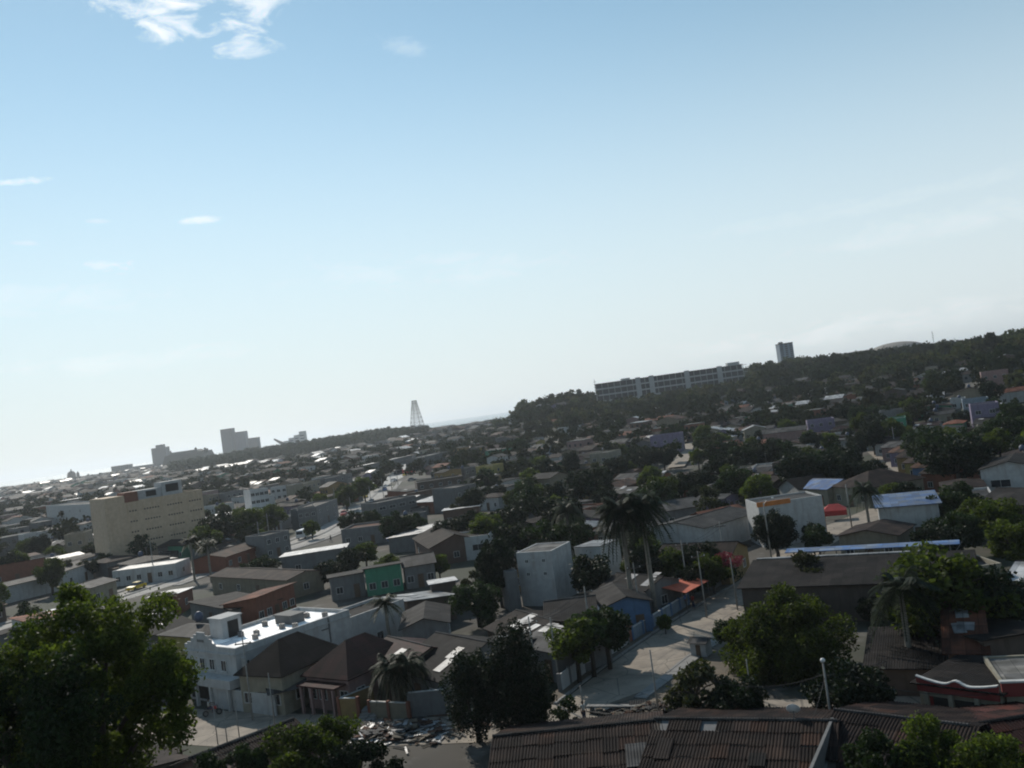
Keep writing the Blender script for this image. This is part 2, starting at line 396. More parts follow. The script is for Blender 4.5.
def house(P1, P2, h, depth, roof='gable', wall='cream', rc='dark grey', label=None, name='house', cat='house', z=None, pitch=.3, win=2, swin=1, floors=1,
          door=True, fine=True, group=None, parapet=.5, auto=None, over=.4, tank=False, patch=0, wmat=None, base=-1.5, wsz=(1.1, 1.1), ext=False):
    P1 = Vector(P1[:2] if len(P1) > 2 else P1); P2 = Vector(P2[:2] if len(P2) > 2 else P2)
    d = P2 - P1; W_ = d.length; mid = (P1 + P2) / 2; rz = math.atan2(d.y, d.x)
    n = Vector((-math.sin(rz), math.cos(rz))); c = mid + n * depth / 2
    if z is None: z = min(hz(P1.x, P1.y), hz(P2.x, P2.y), hz(c.x, c.y))
    t = empty(name, (mid.x, mid.y, z), rz, label, cat, group, auto)
    for i in range(max(1, int(W_ / 4)) + 1):
        for j in range(max(1, int(depth / 4)) + 1):
            q = P1 + d * (i / max(1, int(W_ / 4))) + n * depth * j / max(1, int(depth / 4)); occ(q.x, q.y, 2.0)
    if auto is None:
        q_ = srect([tuple(P1), tuple(P2)], z + h * .5, z + h)
        if q_: HERO.append(q_)
    wm = wmat or W(wall); hw = W_/2; b = base
    m = MB(); rm = MB(); axis = 'X'
    if roof == 'gable':
        m.prism([(0, b), (depth, b), (depth, h), (depth/2, h + pitch*depth/2), (0, h)], -hw, hw, 'X'); rm.prism(roof_prof(depth, h, pitch, over), -hw - over, hw + over, 'X')
    elif roof == 'gable_y':
        m.prism([(-hw, b), (hw, b), (hw, h), (0, h + pitch*hw), (-hw, h)], 0, depth, 'Y'); axis = 'Y'
        rm.prism([(q - hw, zz) for q, zz in roof_prof(W_, h, pitch, over)], -over, depth + over, 'Y')
    elif roof == 'hip':
        m.box(-hw, hw, 0, depth, b, h); o = over; k = min(hw, depth/2); rise = pitch * (k + o)
        x0, x1, y0, y1 = -hw - o, hw + o, -o, depth + o
        if W_ >= depth: a_, b_ = (x0 + (y1-y0)/2, depth/2), (x1 - (y1-y0)/2, depth/2)
        else: a_, b_ = (0, y0 + (x1-x0)/2), (0, y1 - (x1-x0)/2)
        vs = [(x0, y0, h + .02), (x1, y0, h + .02), (x1, y1, h + .02), (x0, y1, h + .02), (x0, y0, h + .12), (x1, y0, h + .12), (x1, y1, h + .12), (x0, y1, h + .12), (*a_, h + .12 + rise), (*b_, h + .12 + rise)]
        fs = [(3, 2, 1, 0), (0, 1, 5, 4), (1, 2, 6, 5), (2, 3, 7, 6), (3, 0, 4, 7)]
        fs += [(4, 5, 9, 8), (5, 6, 9), (6, 7, 8, 9), (7, 4, 8)] if W_ >= depth else [(4, 5, 8), (5, 6, 9, 8), (6, 7, 9), (7, 4, 8, 9)]
        rm.add(vs, fs)
    elif roof in ('shed', 'shed_back'):
        s = pitch * (1 if roof == 'shed' else -1); hf, hb = (h, h + s*depth) if s > 0 else (h - s*depth, h)
        m.prism([(0, b), (depth, b), (depth, hb), (0, hf)], -hw, hw, 'X')
        o = over; rm.prism([(-o, hf - s*o + .01), (depth + o, hb + s*o + .01), (depth + o, hb + s*o + .1), (-o, hf - s*o + .1)], -hw - o, hw + o, 'X')
    else:
        m.box(-hw, hw, 0, depth, b, h); p = parapet
        m.box(-hw, hw, 0, .2, h, h + p).box(-hw, hw, depth - .2, depth, h, h + p).box(-hw, -hw + .2, .2, depth - .2, h, h + p).box(hw - .2, hw, .2, depth - .2, h, h + p)
        rm.box(-hw + .203, hw - .203, .203, depth - .203, h + .003, h + .06)
    wo = m.build('wall', wm, t); ro = rm.build('roof', RM(rc, axis), t)
    if roof == 'gable' and fine:
        MB().tube([(-hw - over, depth/2, h + pitch*depth/2 + .1), (hw + over, depth/2, h + pitch*depth/2 + .1)], .1, n=6).build('ridge_cap', RM('grey'), ro)
    if ext:
        g = random.Random(int(mid.x * 13 + mid.y * 29)); x0 = -hw if g.random() < .5 else g.uniform(-hw, 0); x1 = min(hw + 1.5, x0 + g.uniform(2.5, W_ * .7)); L2 = g.uniform(1.8, 3.2); hh = min(h, 3) * g.uniform(.7, .92)
        y0, y1, s2 = ((-L2, 0, 1), (depth, depth + L2, -1))[g.random() < .5]; z0_, z1_ = (hh - .25, hh) if s2 == 1 else (hh, hh - .25)
        eo = MB().prism([(y0 + .003, b), (y1 - .003, b), (y1 - .003, z1_), (y0 + .003, z0_)], x0, x1, 'X').build('extension', W(g.choice(['grey', 'brick', 'brown', 'concrete', wall])), t)
        MB().prism([(y0 - .25 if s2 == 1 else y0 + .004, z0_ + .01), (y1 - .004 if s2 == 1 else y1 + .25, z1_ + .01), (y1 - .004 if s2 == 1 else y1 + .25, z1_ + .08), (y0 - .25 if s2 == 1 else y0 + .004, z0_ + .08)], x0 - .2, x1 + .2, 'X').build('extension_roof', RM(g.choice(['grey', 'rusty', 'dark grey', 'dark grey', 'pale zinc', 'brown'])), eo)
    if ext and random.random() < .3:
        ax, ay, az_ = random.uniform(-hw * .7, hw * .7), depth / 2, h; m_ = MB().tube([(ax, ay, az_), (ax, ay, az_ + 3.2)], .03, n=4)
        for q in range(4): m_.tube([(ax - .5 + .08 * q, ay + .15 * q - .2, az_ + 3.0), (ax + .5 - .08 * q, ay + .15 * q - .2, az_ + 3.0)], .012, n=3)
        m_.build('antenna', METAL, t)
    fh = h / floors
    for fl in range(floors):
        z0 = fl * fh + min(.95, fh * .33)
        ww, wh = wsz; wh = min(wh, fh * .45)
        for i in range(win):
            x = -hw + W_ * (i + .5) / win
            if door and fl == 0 and i == win // 2: opening(t, 'front', x, .02, .95, min(2.1, h * .75), W_, depth, 'door')
            else: opening(t, 'front', x, z0, ww, wh, W_, depth)
        for i in range(swin):
            y = depth * (i + .5) / swin
            opening(t, 'right', y, z0, ww, wh, W_, depth)
    if patch:
        g = random.Random(int(mid.x * 31 + mid.y * 17)); pm = MB()
        for k in range(patch):
            if roof == 'gable':
                x = g.uniform(-hw, hw - 1.2); y = g.uniform(.2, depth * .45); 
                M = Matrix.Translation((x, y, h + pitch*y + .13)) @ Matrix.Rotation(math.atan(pitch), 4, 'X')
                pm.box(0, g.uniform(.9, 1.3), 0, g.uniform(1, 1.9), 0, .03, M=M)
            elif roof in ('shed_back', 'shed', 'flat'):
                s = 0 if roof == 'flat' else (pitch if roof == 'shed' else -pitch); hf = h if roof != 'shed_back' else h + pitch*depth
                x = g.uniform(-hw + .3, hw - 1.6); y = g.uniform(.4, max(.5, depth - 2.5))
                M = Matrix.Translation((x, y, hf + s*y + .13)) @ Matrix.Rotation(math.atan(s), 4, 'X') @ Matrix.Rotation(g.uniform(-.2, .2), 4, 'Z')
                pm.box(0, g.uniform(.9, 1.3), 0, g.uniform(1, 1.9), 0, .03, M=M)
        if pm.v: pm.build('roof_sheet', RM('pale zinc'), ro)
    if tank:
        g = random.Random(int(mid.x * 7)); x = g.uniform(-hw*.6, hw*.6)
        zt = h + (pitch*depth/2 if roof in ('gable', 'hip') else .06)
        MB().lathe([(0, 0), (.5, 0), (.55, .4), (.55, .9), (.3, 1.1), (.25, 1.2), (0, 1.2)], 12, (x, depth/2, zt)).build('water_tank', plain('tank_' + g.choice('ab'), g.choice([(.5, .5, .5), (.05, .07, .12)]), .5), t, True)
    return t, W_, depth
def HP(a, b, h, depth, zr=None, **k):
    """house from the pixels of its front eave line"""
    z0 = 0.0; h = h * (.86 if 3.5 < h < 4.7 else 1)
    for _ in range(3):
        A = PZ(*a, z0 + h); B = PZ(*b, z0 + h); z0 = min(hz(A.x, A.y), hz(B.x, B.y))
    return house(A, B, h, depth * (.78 if depth > 8 else 1), z=z0, **k)

# ------------------------------------------------------------ ground, sea, roads
def build_ground():
    rings = [0.0] + list(np.geomspace(4, 3300, 170)); az = []
    a = -180.0
    while a < 180: az.append(a); a += .6 if -42 <= a < 42 else 3
    n = len(az); V = []; 
    for r in rings[1:]:
        for t in az: x, y = r * math.sin(R(t)), r * math.cos(R(t)); V.append((x, y, hz(x, y)))
    V.append((0, 0, hz(0, 0))); Fc = []
    for j in range(len(rings) - 2):
        for i in range(n): Fc.append((j*n + i, j*n + (i+1) % n, (j+1)*n + (i+1) % n, (j+1)*n + i))
    for i in range(n): Fc.append((len(V) - 1, (i+1) % n, i))
    m, nt, b = nodes('earth')
    wv = world_vec(nt)
    o1, _ = noise_mix(nt, .06, (.066, .057, .046), (.038, .034, .028), .4, .6, vec=wv, detail=8)
    o2, _ = noise_mix(nt, .35, o1, (.12, .112, .10), .55, .72, vec=wv, detail=8)
    o3, _ = noise_mix(nt, .045, o2, (.028, .034, .018), .48, .58, vec=wv, detail=9)
    nt.links.new(o3, b.inputs['Base Color']); b.inputs['Roughness'].default_value = .95
    mb = MB(); mb.v = V; mb.f = Fc; mb.m = [0] * len(Fc)
    o = link('ground', mb.mesh('ground', m, True)); o['kind'] = 'structure'
build_ground()
m, nt, b = nodes('sea_water'); b.inputs['Base Color'].default_value = (.035, .075, .10, 1); b.inputs['Roughness'].default_value = .22
no = N(nt, 'ShaderNodeTexNoise'); no.inputs['Scale'].default_value = .05; no.inputs['Detail'].default_value = 6; nt.links.new(world_vec(nt), no.inputs[0])
bp = N(nt, 'ShaderNodeBump'); bp.inputs['Strength'].default_value = .8; bp.inputs['Distance'].default_value = 1.2; nt.links.new(no.outputs[0], bp.inputs['Height']); nt.links.new(bp.outputs[0], b.inputs['Normal'])
mb = MB(); ns = 128
mb.v = [(0, 0, -1)] + [(25000 * math.cos(2*math.pi*i/ns), 25000 * math.sin(2*math.pi*i/ns), -1) for i in range(ns)]; mb.f = [(0, 1 + i, 1 + (i+1) % ns) for i in range(ns)]; mb.m = [0]*ns
link('sea', mb.mesh('sea', m))['kind'] = 'structure'

def road_mat(name, c, c2):
    m, nt, b = nodes(name); wv = world_vec(nt)
    o1, _ = noise_mix(nt, .5, c, c2, .35, .65, vec=wv, detail=8)
    o2, _ = noise_mix(nt, 3.0, o1, tuple(v * .6 for v in c2), .6, .75, vec=wv, detail=6)
    vo = N(nt, 'ShaderNodeTexVoronoi', feature='DISTANCE_TO_EDGE'); vo.inputs['Scale'].default_value = .28; nt.links.new(wv, vo.inputs['Vector'])
    mr = N(nt, 'ShaderNodeMapRange'); mr.inputs[1].default_value = .004; mr.inputs[2].default_value = .018; mr.inputs[3].default_value = .5; mr.inputs[4].default_value = 1; nt.links.new(vo.outputs['Distance'], mr.inputs[0])
    mu = N(nt, 'ShaderNodeMix', data_type='RGBA', blend_type='MULTIPLY'); mu.inputs[0].default_value = 1; nt.links.new(o2, mu.inputs[6]); nt.links.new(mr.outputs[0], mu.inputs[7])
    nt.links.new(mu.outputs[2], b.inputs['Base Color']); b.inputs['Roughness'].default_value = .9; return m
CONCRETE_ROAD = road_mat('street_concrete', (.29, .245, .195), (.19, .16, .13)); ASPH = road_mat('avenue_surface', (.36, .34, .31), (.25, .235, .22)); PAVE = road_mat('pavement_concrete', (.25, .24, .23), (.17, .165, .155))
DIRT = road_mat('dirt', (.13, .10, .07), (.07, .06, .045))
PLAZA = road_mat('plaza_concrete', (.45, .44, .42), (.33, .32, .30))
def ribbon(name, pts, w, mat, dz=.03, thick=0, clear=None, step=3.0, off=0):
    pts = [Vector(p[:2]) for p in pts]; S = []
    for a, b in zip(pts, pts[1:]):
        k = max(1, int((b - a).length / step))
        for i in range(k): S.append(a + (b - a) * i / k)
    S.append(pts[-1])
    if len(S) > 8:
        for _ in range(6): S = [S[0]] + [(S[i-1] + S[i] * 2 + S[i+1]) / 4 for i in range(1, len(S) - 1)] + [S[-1]]
    m = MB(); n = len(S)
    ws = w if isinstance(w, (list, tuple)) else (w, w)
    for i, p in enumerate(S):
        d = (S[min(i+1, n-1)] - S[max(i-1, 0)]).normalized(); q = Vector((d.y, -d.x)); c = p + q * off
        hw_ = (ws[0] + (ws[1] - ws[0]) * i / (n - 1)) / 2
        z = hz(c.x, c.y) + dz
        for sd in (-1, 1):
            e = c + q * sd * hw_; m.v.append((e.x, e.y, z)); 
        if thick:
            for sd in (-1, 1):
                e = c + q * sd * hw_; m.v.append((e.x, e.y, z - thick - .3))
        if clear is not None: occ(p.x, p.y, clear)
    k = 4 if thick else 2
    for i in range(n - 1):
        a, b = i*k, (i+1)*k; m.f.append((a, a+1, b+1, b)); m.m.append(0)
        if thick:
            m.f.append((a, b, b+2, a+2)); m.m.append(0); m.f.append((a+1, a+3, b+3, b+1)); m.m.append(0)
    if thick:
        m.f.append((0, 2, 3, 1)); m.m.append(0); e = (n-1)*4; m.f.append((e, e+1, e+3, e+2)); m.m.append(0)
    o = link(name, m.mesh(name, mat)); o['kind'] = 'structure'; return o
MAIN = [(3, 76.5), (7.5, 84.5), (12.5, 92), (21.9, 105.5), (27.5, 112), (34, 124), (48, 143), (62, 156)]
ribbon('street', MAIN, 6.5, CONCRETE_ROAD, .03, clear=3.4)
ribbon('kerb', MAIN[:5], .25, PAVE, .16, .14, off=-3.6); ribbon('kerb', MAIN[1:4], .25, PAVE, .16, .14, off=3.6)
ribbon('pavement', MAIN[:5], 1.3, DIRT, .13, .12, off=-4.4); ribbon('pavement', [(6.2, 77.5), (12.5, 86.5), (18.5, 95)], 1.2, PAVE, .13, .12, off=1.2)
CROSS = [(30, 64)] + [tuple(PZ(*q_).xy) for q_ in ((650, 722), (590, 716), (520, 722), (440, 727), (360, 730), (280, 733), (215, 729), (150, 722))] + [(-60, 100)]
ribbon('street', CROSS, 8.0, CONCRETE_ROAD, .034, clear=3.4)
ribbon('dirt_verge', [tuple(PZ(*q_).xy) for q_ in ((622, 708), (660, 694), (705, 672), (735, 640))], 6.5, DIRT, .05, off=1.5)
AVE = [(-135, 110), (-112, 132)] + [tuple(PZ(*q_).xy) for q_ in ((120, 598), (150, 588), (195, 573), (240, 559), (288, 547), (326, 533), (350, 516), (366, 503), (379, 491), (386, 484))]
ribbon('avenue', AVE, (9, 11), ASPH, .04, clear=6.0)
ribbon('median', AVE[2:], .8, PAVE, .2, .18)
ribbon('pavement', AVE[1:], 2.2, PAVE, .15, .13, off=-6.6); ribbon('pavement', AVE[3:], 2.0, PAVE, .15, .13, off=6.6)
ribbon('plaza', [(-66, 400), (-62, 430), (-60, 470), (-61, 520), (-66, 560)], (13, 30), PLAZA, .06, clear=14)
ribbon('street', [PT(930, 490), PT(905, 470), PT(875, 450), PT(868, 440)], 5, CONCRETE_ROAD, .05, clear=3)
ribbon('street', [PT(559, 449), PT(552, 438), PT(546, 431)], 6, CONCRETE_ROAD, .9, clear=7)
ribbon('street', [PT(676, 469), PT(683, 461), PT(687, 445)], 5.5, CONCRETE_ROAD, .5, clear=6)
ribbon('dirt_path', [PT(1010, 400), PT(985, 396), PT(960, 393), PT(952, 388)], 5, DIRT, .5, clear=3)

# ------------------------------------------------------------ hero buildings
LM = []   # landmarks for labels: (phrase, px, py, D)
def lm(o, phrase):
    bpy.context.view_layer.update(); p = o.matrix_world.translation; q = proj((p.x, p.y, p.z + 2)); LM.append((phrase, q[0], q[1], q[2]))
def ANG(P1, P2): d = Vector(P2[:2]) - Vector(P1[:2]); return math.atan2(d.y, d.x)

# white flat-roofed two storey building
zt = 6.2
A = PZ(184, 641, zt).xy; B = PZ(234, 646, zt).xy; C_ = PZ(348, 607, zt).xy
L_ = (C_ - B).length * 1.0; zt = 7.0
t, Wd, Dp = house(A, B, zt - .8, L_, roof='flat', wall='white', rc='white', name='commercial_building', cat='building', parapet=.5, win=0, swin=0, door=False,
    label='white two-storey flat-roofed building with bright roof terrace and rooftop air units, left foreground')
t.scale.z = 6.2 / 7; wt = W('white')
m = MB()
m.box(-4.0, 1.2, -.055, .11, zt - .29, zt + .003)
for x0, x1, hh in ((-3.2, 0.6, .5), (-2.6, 0.0, .9), (-2.0, -.6, 1.25)): m.box(x0, x1, -.06 - hh*.02, .1, zt, zt + hh)
pd = m.build('pediment', wt, t); MB().box(-1.9, -.7, -.12, -.085, zt + .1, zt + .4).build('emblem', METAL, pd)
MB().box(-Wd/2 - .1, Wd/2 + .1, -.16, Dp + .1, zt - 1.15, zt - .98).build('cornice', wt, t)
for x in (-1.5, .3, 2.4): 
    o = opening(t, 'front', x, 3.9, .95, 1.3, Wd, Dp); MB().box(-.6, .6, -.14, .02, -.1, 0).build('sill', TRIM, o)
MB().box(-Wd/2 - .05, Wd/2 + .6, -1.4, 0, 2.5, 3.5).build('balcony', wt, t)
MB().box(-Wd/2 + .4, Wd/2 - .3, -.06, -.01, .3, 2.45).build('shopfront_opening', DARK, t)
for x in (-Wd/2 + .15, -1.2, 1.4, Wd/2 - .15): MB().box(x - .15, x + .15, -1.35, -1.05, 0, 2.5).build('column', wt, t)
for y in (1.2, 3.6, 6.5, 9.5): opening(t, 'right', y, 4.0, .8, 1.0 if y < 3 else .5, Wd, Dp)
MB().box(Wd/2 + .0, Wd/2 + .55, .6, .9, 4.2, 5.4).build('side_pilaster', wt, t)
pf = zt - .8
m = MB(); m.box(-4.6, -2.2, 3.2, 5.6, pf, pf + 2.5); m.box(-4.75, -2.05, 3.05, 5.75, pf + 2.5, pf + 2.65); ph = m.build('stair_penthouse', wt, t)
MB().box(-2.198, -2.15, 3.9, 5.2, pf + .05, pf + 2.1).build('door', DARK, ph)
for x, y in ((-1, 4.6), (.6, 5.5), (2.2, 4.2), (-2.2, 8.6), (1.5, 8.2), (3.2, 8.7), (0.3, 12.6), (2.8, 13.2), (-3, 12.0)):
    m = MB(); m.box(x - .3, x + .3, y - .2, y + .2, pf + .06, pf + .66); o = m.build('air_unit', METAL, t)
    MB().lathe([(0, 0), (.18, 0), (.18, .03), (0, .03)], 10, (x, y, pf + .67)).build('fan', BLACK, o)
m = MB(); m.box(-1.6, 1.4, 9.6, 11.4, pf + .06, pf + 1.1); m.box(-1.75, 1.55, 9.45, 11.55, pf + 1.1, pf + 1.25); m.build('rooftop_box', W('concrete'), t)
MB().box(Wd/2 + .01, Wd/2 + .1, Dp - 3.2, Dp - 3.05, 3.5, 6.5).box(Wd/2 + .01, Wd/2 + .1, Dp - 4.2, Dp - 3.2, 5.2, 5.35).build('drain_pipe', METAL, t)
lm(t, 'the bright roof terrace')
# rear wing
dirB = (C_ - B).normalized(); nB = Vector((dirB.y, -dirB.x))
a = C_ + dirB * .3 - nB * 6; b_ = C_ + dirB * .3 - nB * .6
t, _, _ = house(a, b_, 4.4, 9, roof='flat', wall='white', rc='dark grey', win=0, swin=1, door=False, parapet=.4, name='annex_building', cat='building', label='lower white rear annex with grey roof behind the bright roof terrace')
# street wall in front of white building
def garden_wall(pts, h, mat, label, name='garden_wall', post=2.4, cap=True, z=None, thick=.18, pmat=None, group=None, cat='wall'):
    pts = [Vector(p[:2]) for p in pts]; c = pts[0]; zb = hz(c.x, c.y) if z is None else z
    t = empty(name, (c.x, c.y, zb), 0, label, cat, group)
    for a, b in zip(pts, pts[1:]):
        L = (b - a).length; M = Matrix.Translation((a.x - c.x, a.y - c.y, 0)) @ Matrix.Rotation(math.atan2(b.y - a.y, b.x - a.x), 4, 'Z')
        MB().box(0, L, -thick/2, thick/2, -.8, h, M=M).build('wall_panel', mat, t)
        if post:
            k = max(1, round(L / post))
            for i in range(k + 1): MB().box(i*L/k - .14, i*L/k + .14, -.15, .15, -.8, h + .15, M=M).build('post', pmat or mat, t)
        if cap: MB().box(.15, L - .15, -thick/2 - .04, thick/2 + .04, h, h + .06, M=M).build('coping', TRIM, t)
    for a, b in zip(pts, pts[1:]):
        k = int((b-a).length / 2) + 1
        for i in range(k + 1): q = a + (b - a) * i / k; occ(q.x, q.y, .3)
    return t
garden_wall([PZ(212, 707), PZ(277, 716)], 2.0, W('white'), 'off-white street wall below the two-storey flat-roofed building', post=0)
# hip roof houses beside it
t, _, _ = HP((239, 675), (281, 677), 4.3, 11, roof='hip', wall='cream', rc='sooty', pitch=.8, win=3, swin=2, label='cream house with dark hipped roof beside the white flat-roofed building', tank=False)
lm(t, 'the dark hipped house')
t, _, _ = HP((306, 676), (348, 680), 3.6, 11, roof='hip', wall='pink', rc='maroon', pitch=.8, win=4, swin=3, label='pinkish house with maroon pyramid roof and small porch')
for x in (-2.2, -.8, .8, 2.2): MB().box(x - .12, x + .12, -1.5, -1.26, 0, 2.6).build('porch_column', W('pink'), t)
MB().box(-2.6, 2.6, -1.6, 0, 2.6, 2.75).build('porch_roof', RM('maroon'), t)
lm(t, 'the maroon pyramid roof')
c = PZ(300, 712, 0); t = empty('carport', (c.x, c.y, 0), R(20), 'open dark carport with thin pale sheet roof before the pyramid roof house', 'carport')
for x in (-2.4, 2.4):
    for y in (0, 2.6): MB().tube([(x, y, -.3), (x, y, 2.3 + y*.1)], .06).build('post', METAL, t)
MB().prism([(-.3, 2.28), (2.9, 2.6), (2.9, 2.66), (-.3, 2.34)], -2.8, 2.8, 'X').build('roof', RM('grey'), t); occ(c.x, c.y, 4)
# cream/red garden wall and steps
a, b_, c_ = PZ(341, 722), PZ(373, 706), PZ(372, 717)
garden_wall([PZ(341, 719), PZ(360, 719)], 1.9, W('ochre'), 'cream and red garden wall with stepped top by the pyramid roof house', post=1.6, pmat=W('terracotta'))
garden_wall([PZ(341, 718), PZ(373, 705)], 1.8, W('ochre'), 'ochre side wall of the garden climbing away from the street', post=3)
garden_wall([PZ(371, 718), PZ(410, 720)], 1.5, W('beige'), 'low beige street wall right of the garden steps', post=2.2, pmat=W('terracotta'))
garden_wall([PZ(410, 719), PZ(452, 715)], 2.3, W('grey'), 'taller bare grey block wall beside the dark round tree', post=0)
c = PZ(366, 722); t = empty('garden_steps', (c.x, c.y, 0), R(-10), 'short flight of pale steps between the garden walls', 'steps')
for k in range(4): MB().box(-.8, .8, k*.35, (k+1)*.35 - .003 if k < 3 else 2.4, -.3, .17*(k+1)).build('step', PAVE, t)
# roofs right of it
HP((357, 660), (396, 672), 3.2, 10, roof='gable', wall='beige', rc='maroon', pitch=.32, label='low house with long maroon-brown roof behind the garden palms', patch=1)
t, _, _ = HP((394, 668), (440, 680), 3.0, 14, roof='gable', wall='grey', rc='dark grey', pitch=.34, patch=2, win=3, swin=3, label='wide dark-roofed house right of the twin garden palms')
HP((402, 629), (447, 622), 4.6, 11, roof='gable_y', wall='grey', rc='dark grey', pitch=.32, win=1, swin=3, label='grey gabled house with dark roof in the middle of the block')
t, _, _ = HP((386, 604), (408, 608), 3.6, 9, roof='shed_back', wall='brown', rc='pale zinc', pitch=.12, patch=3, label='brown house under a pale grey sheet roof below the green house')
HP((432, 590), (456, 586), 3.4, 7, roof='shed', wall='brown', rc='pale zinc', pitch=-.1, label='small dark house with one sunlit yellowish sheet roof')
t, _, _ = HP((365, 574), (401, 568), 4.2, 9, roof='shed_back', wall='mint green', rc='dark grey', pitch=.1, win=3, swin=1, door=False, label='mint green house with one dark window')
lm(t, 'the mint green house')
HP((330, 582), (364, 576), 3.6, 9, roof='shed_back', wall='grey', rc='dark grey', pitch=.08, win=2, swin=0, label='long grey house wall joined left of the mint green house')
HP((404, 567), (434, 562), 4.2, 9, roof='gable', wall='grey', rc='grey', pitch=.3, win=3, label='grey house with two dark square windows and pale corrugated roof')
t, _, _ = HP((256, 603), (294, 588), 4.0, 6, roof='shed_back', wall='terracotta', rc='clay', pitch=.12, win=5, swin=1, label='long terracotta red house with several openings behind the white roof terrace')
lm(t, 'the terracotta red house')
HP((190, 604), (232, 612), 2.6, 7.5, roof='shed_back', wall='grey', rc='dark grey', pitch=.04, win=1, label='low building with wide olive-black flat roof and pale parapet strip', parapet=.3)
t, _, _ = HP((211, 576), (287, 580), 3.3, 7, roof='gable', wall='beige', rc='brown', pitch=.2, win=4, swin=1, label='long tan wall building with plain blank side by the avenue')
t, _, _ = HP((281, 560), (345, 550), 4.0, 12, roof='shed_back', wall='grey', rc='pale zinc', pitch=.05, win=2, label='long grey building with pale sheet roof on the near side of the avenue')
lm(t, 'the long avenue building')
t, _, _ = HP((341, 532), (390, 526), 4.2, 12, roof='flat', wall='grey', rc='clay', win=4, swin=2, floors=1, label='grey block with red flat roof and a blue tarpaulin at its side')
m = MB(); 
for i in range(8):
    for j in range(5):
        pass
g_ = random.Random(3); gx, gy = 9, 6; tv = [[(i * .6, j * .6, 2.6 - .25 * j + .35 * math.sin(i * 1.3) * math.sin(j * 1.1) + g_.uniform(-.08, .08)) for i in range(gx)] for j in range(gy)]
vs = [p for r_ in tv for p in r_] + [(x, y, z - .05) for r_ in tv for x, y, z in r_]; nn = gx * gy; fs = []
for j in range(gy - 1):
    for i in range(gx - 1): q = j*gx + i; fs += [(q, q+1, q+gx+1, q+gx), (q+nn, q+gx+nn, q+gx+1+nn, q+1+nn)]
m.add(vs, fs); c = PZ(386, 541, 2); tag(m.build('tarpaulin', plain('tarp_blue', (.04, .16, .5), .5), None, loc=(c.x, c.y, 0)), 'crumpled bright blue tarpaulin slung beside the red-roofed grey block', 'tarpaulin'); lm(t, 'the blue tarpaulin block')
HP((377, 505), (416, 497), 5, 11, roof='flat', wall='concrete', rc='concrete', win=4, swin=2, floors=2, wsz=(2.2, .9), label='two-storey bare concrete building with long dark window bands near the plaza', cat='building', name='concrete_building')
t, _, _ = HP((417, 484), (463, 477), 5.5, 12, roof='flat', wall='brown', rc='concrete', win=5, swin=2, floors=2, label='broad brown two-storey block with pale roof edge right of the plaza', cat='building', name='commercial_building')
lm(t, 'the broad brown block')
HP((443, 513), (479, 508), 4, 12, roof='shed_back', wall='brick', rc='pale zinc', pitch=.05, win=3, label='brick-brown building with pale zinc roof above dense trees')
HP((414, 538), (430, 548), 4.0, 12, roof='gable', wall='brick', rc='brown', pitch=.35, win=2, label='dark brick gabled house left of the small white house')
HP((418, 536), (448, 524), 3.6, 7, roof='shed_back', wall='grey', rc='pale zinc', pitch=.06, win=2, patch=3, label='narrow house with long streaked pale sheet roof')
t, _, _ = HP((448, 541), (489, 536), 4.6, 8, roof='flat', wall='white', rc='dark grey', win=0, swin=0, door=False, parapet=.3, label='small white flat-roofed house with two dark windows amid dark roofs')
opening(t, 'front', -2.6, 1.6, 1.3, 1.2, 8, 8); opening(t, 'front', 1.6, 1.6, 2.2, 1.2, 8, 8); MB().box(-7.5, -4.3, 0, 5, -1, 2.6).build('side_room', W('white'), t)
lm(t, 'the small white house')
# white apartment block
t, Wd, Dp = HP((516, 554), (551, 552), 7.0, 6.5, roof='flat', wall='white', rc='concrete', win=0, swin=0, door=False, parapet=.15, name='apartment_block', cat='building', label='tall narrow white apartment block with four small windows and mouldy base')
for z in (4.0, 5.7):
    for x in (-Wd*.22, Wd*.26): opening(t, 'front', x, z, .55, .5, Wd, Dp)
    opening(t, 'front', -Wd*.02, z + .25, .45, .2, Wd, Dp)
lm(t, 'the white apartment block'); apt = t
HP((506, 573), (517, 571), 5.2, 5, roof='flat', wall='grey', rc='concrete', win=0, swin=0, door=False, label='stained grey windowless annex against the left of the white apartment block', cat='building', name='annex_building', parapet=.1)
A = PZ(574, 548, 6).xy; B = PZ(600, 547, 6).xy
house(A, B, 5.8, 6, roof='shed_back', wall='white', rc='pale zinc', pitch=.04, win=0, swin=0, door=False, over=.1, label='pale blank-walled rear block with flat light roof right of the apartment', cat='building', name='rear_block')
# blue house
t, _, _ = HP((604, 607), (649, 600), 3.5, 8, roof='gable_y', wall='blue', rc='dark grey', pitch=.3, win=2, swin=2, label='bright blue gabled house behind the street fence below the tall palms')
lm(t, 'the bright blue house')
HP((548, 628), (596, 622), 3.4, 13, roof='gable', wall='grey', rc='dark grey', pitch=.3, win=3, label='large dark-roofed house directly left of the bright blue house')
HP((487, 628), (520, 640), 3.0, 10, roof='gable', wall='brick', rc='brown', pitch=.25, patch=6, label='brown roof with scattered pale patch sheets left of the street trees')
HP((520, 645), (556, 652), 3.0, 9, roof='gable', wall='grey', rc='grey', pitch=.25, patch=4, label='grey corrugated roof house just left of the clipped street trees')
HP((476, 650), (500, 655), 3, 8, roof='shed_back', wall='beige', rc='dark grey', pitch=.1, patch=2, label='little dark lean-to roofed house between round tree and patched roofs')
HP((655, 562), (727, 560), 3.8, 11, roof='gable', wall='ochre', rc='brown', pitch=.34, win=3, swin=2, label='long brown-roofed house with pale gable edge behind the bougainvillea')
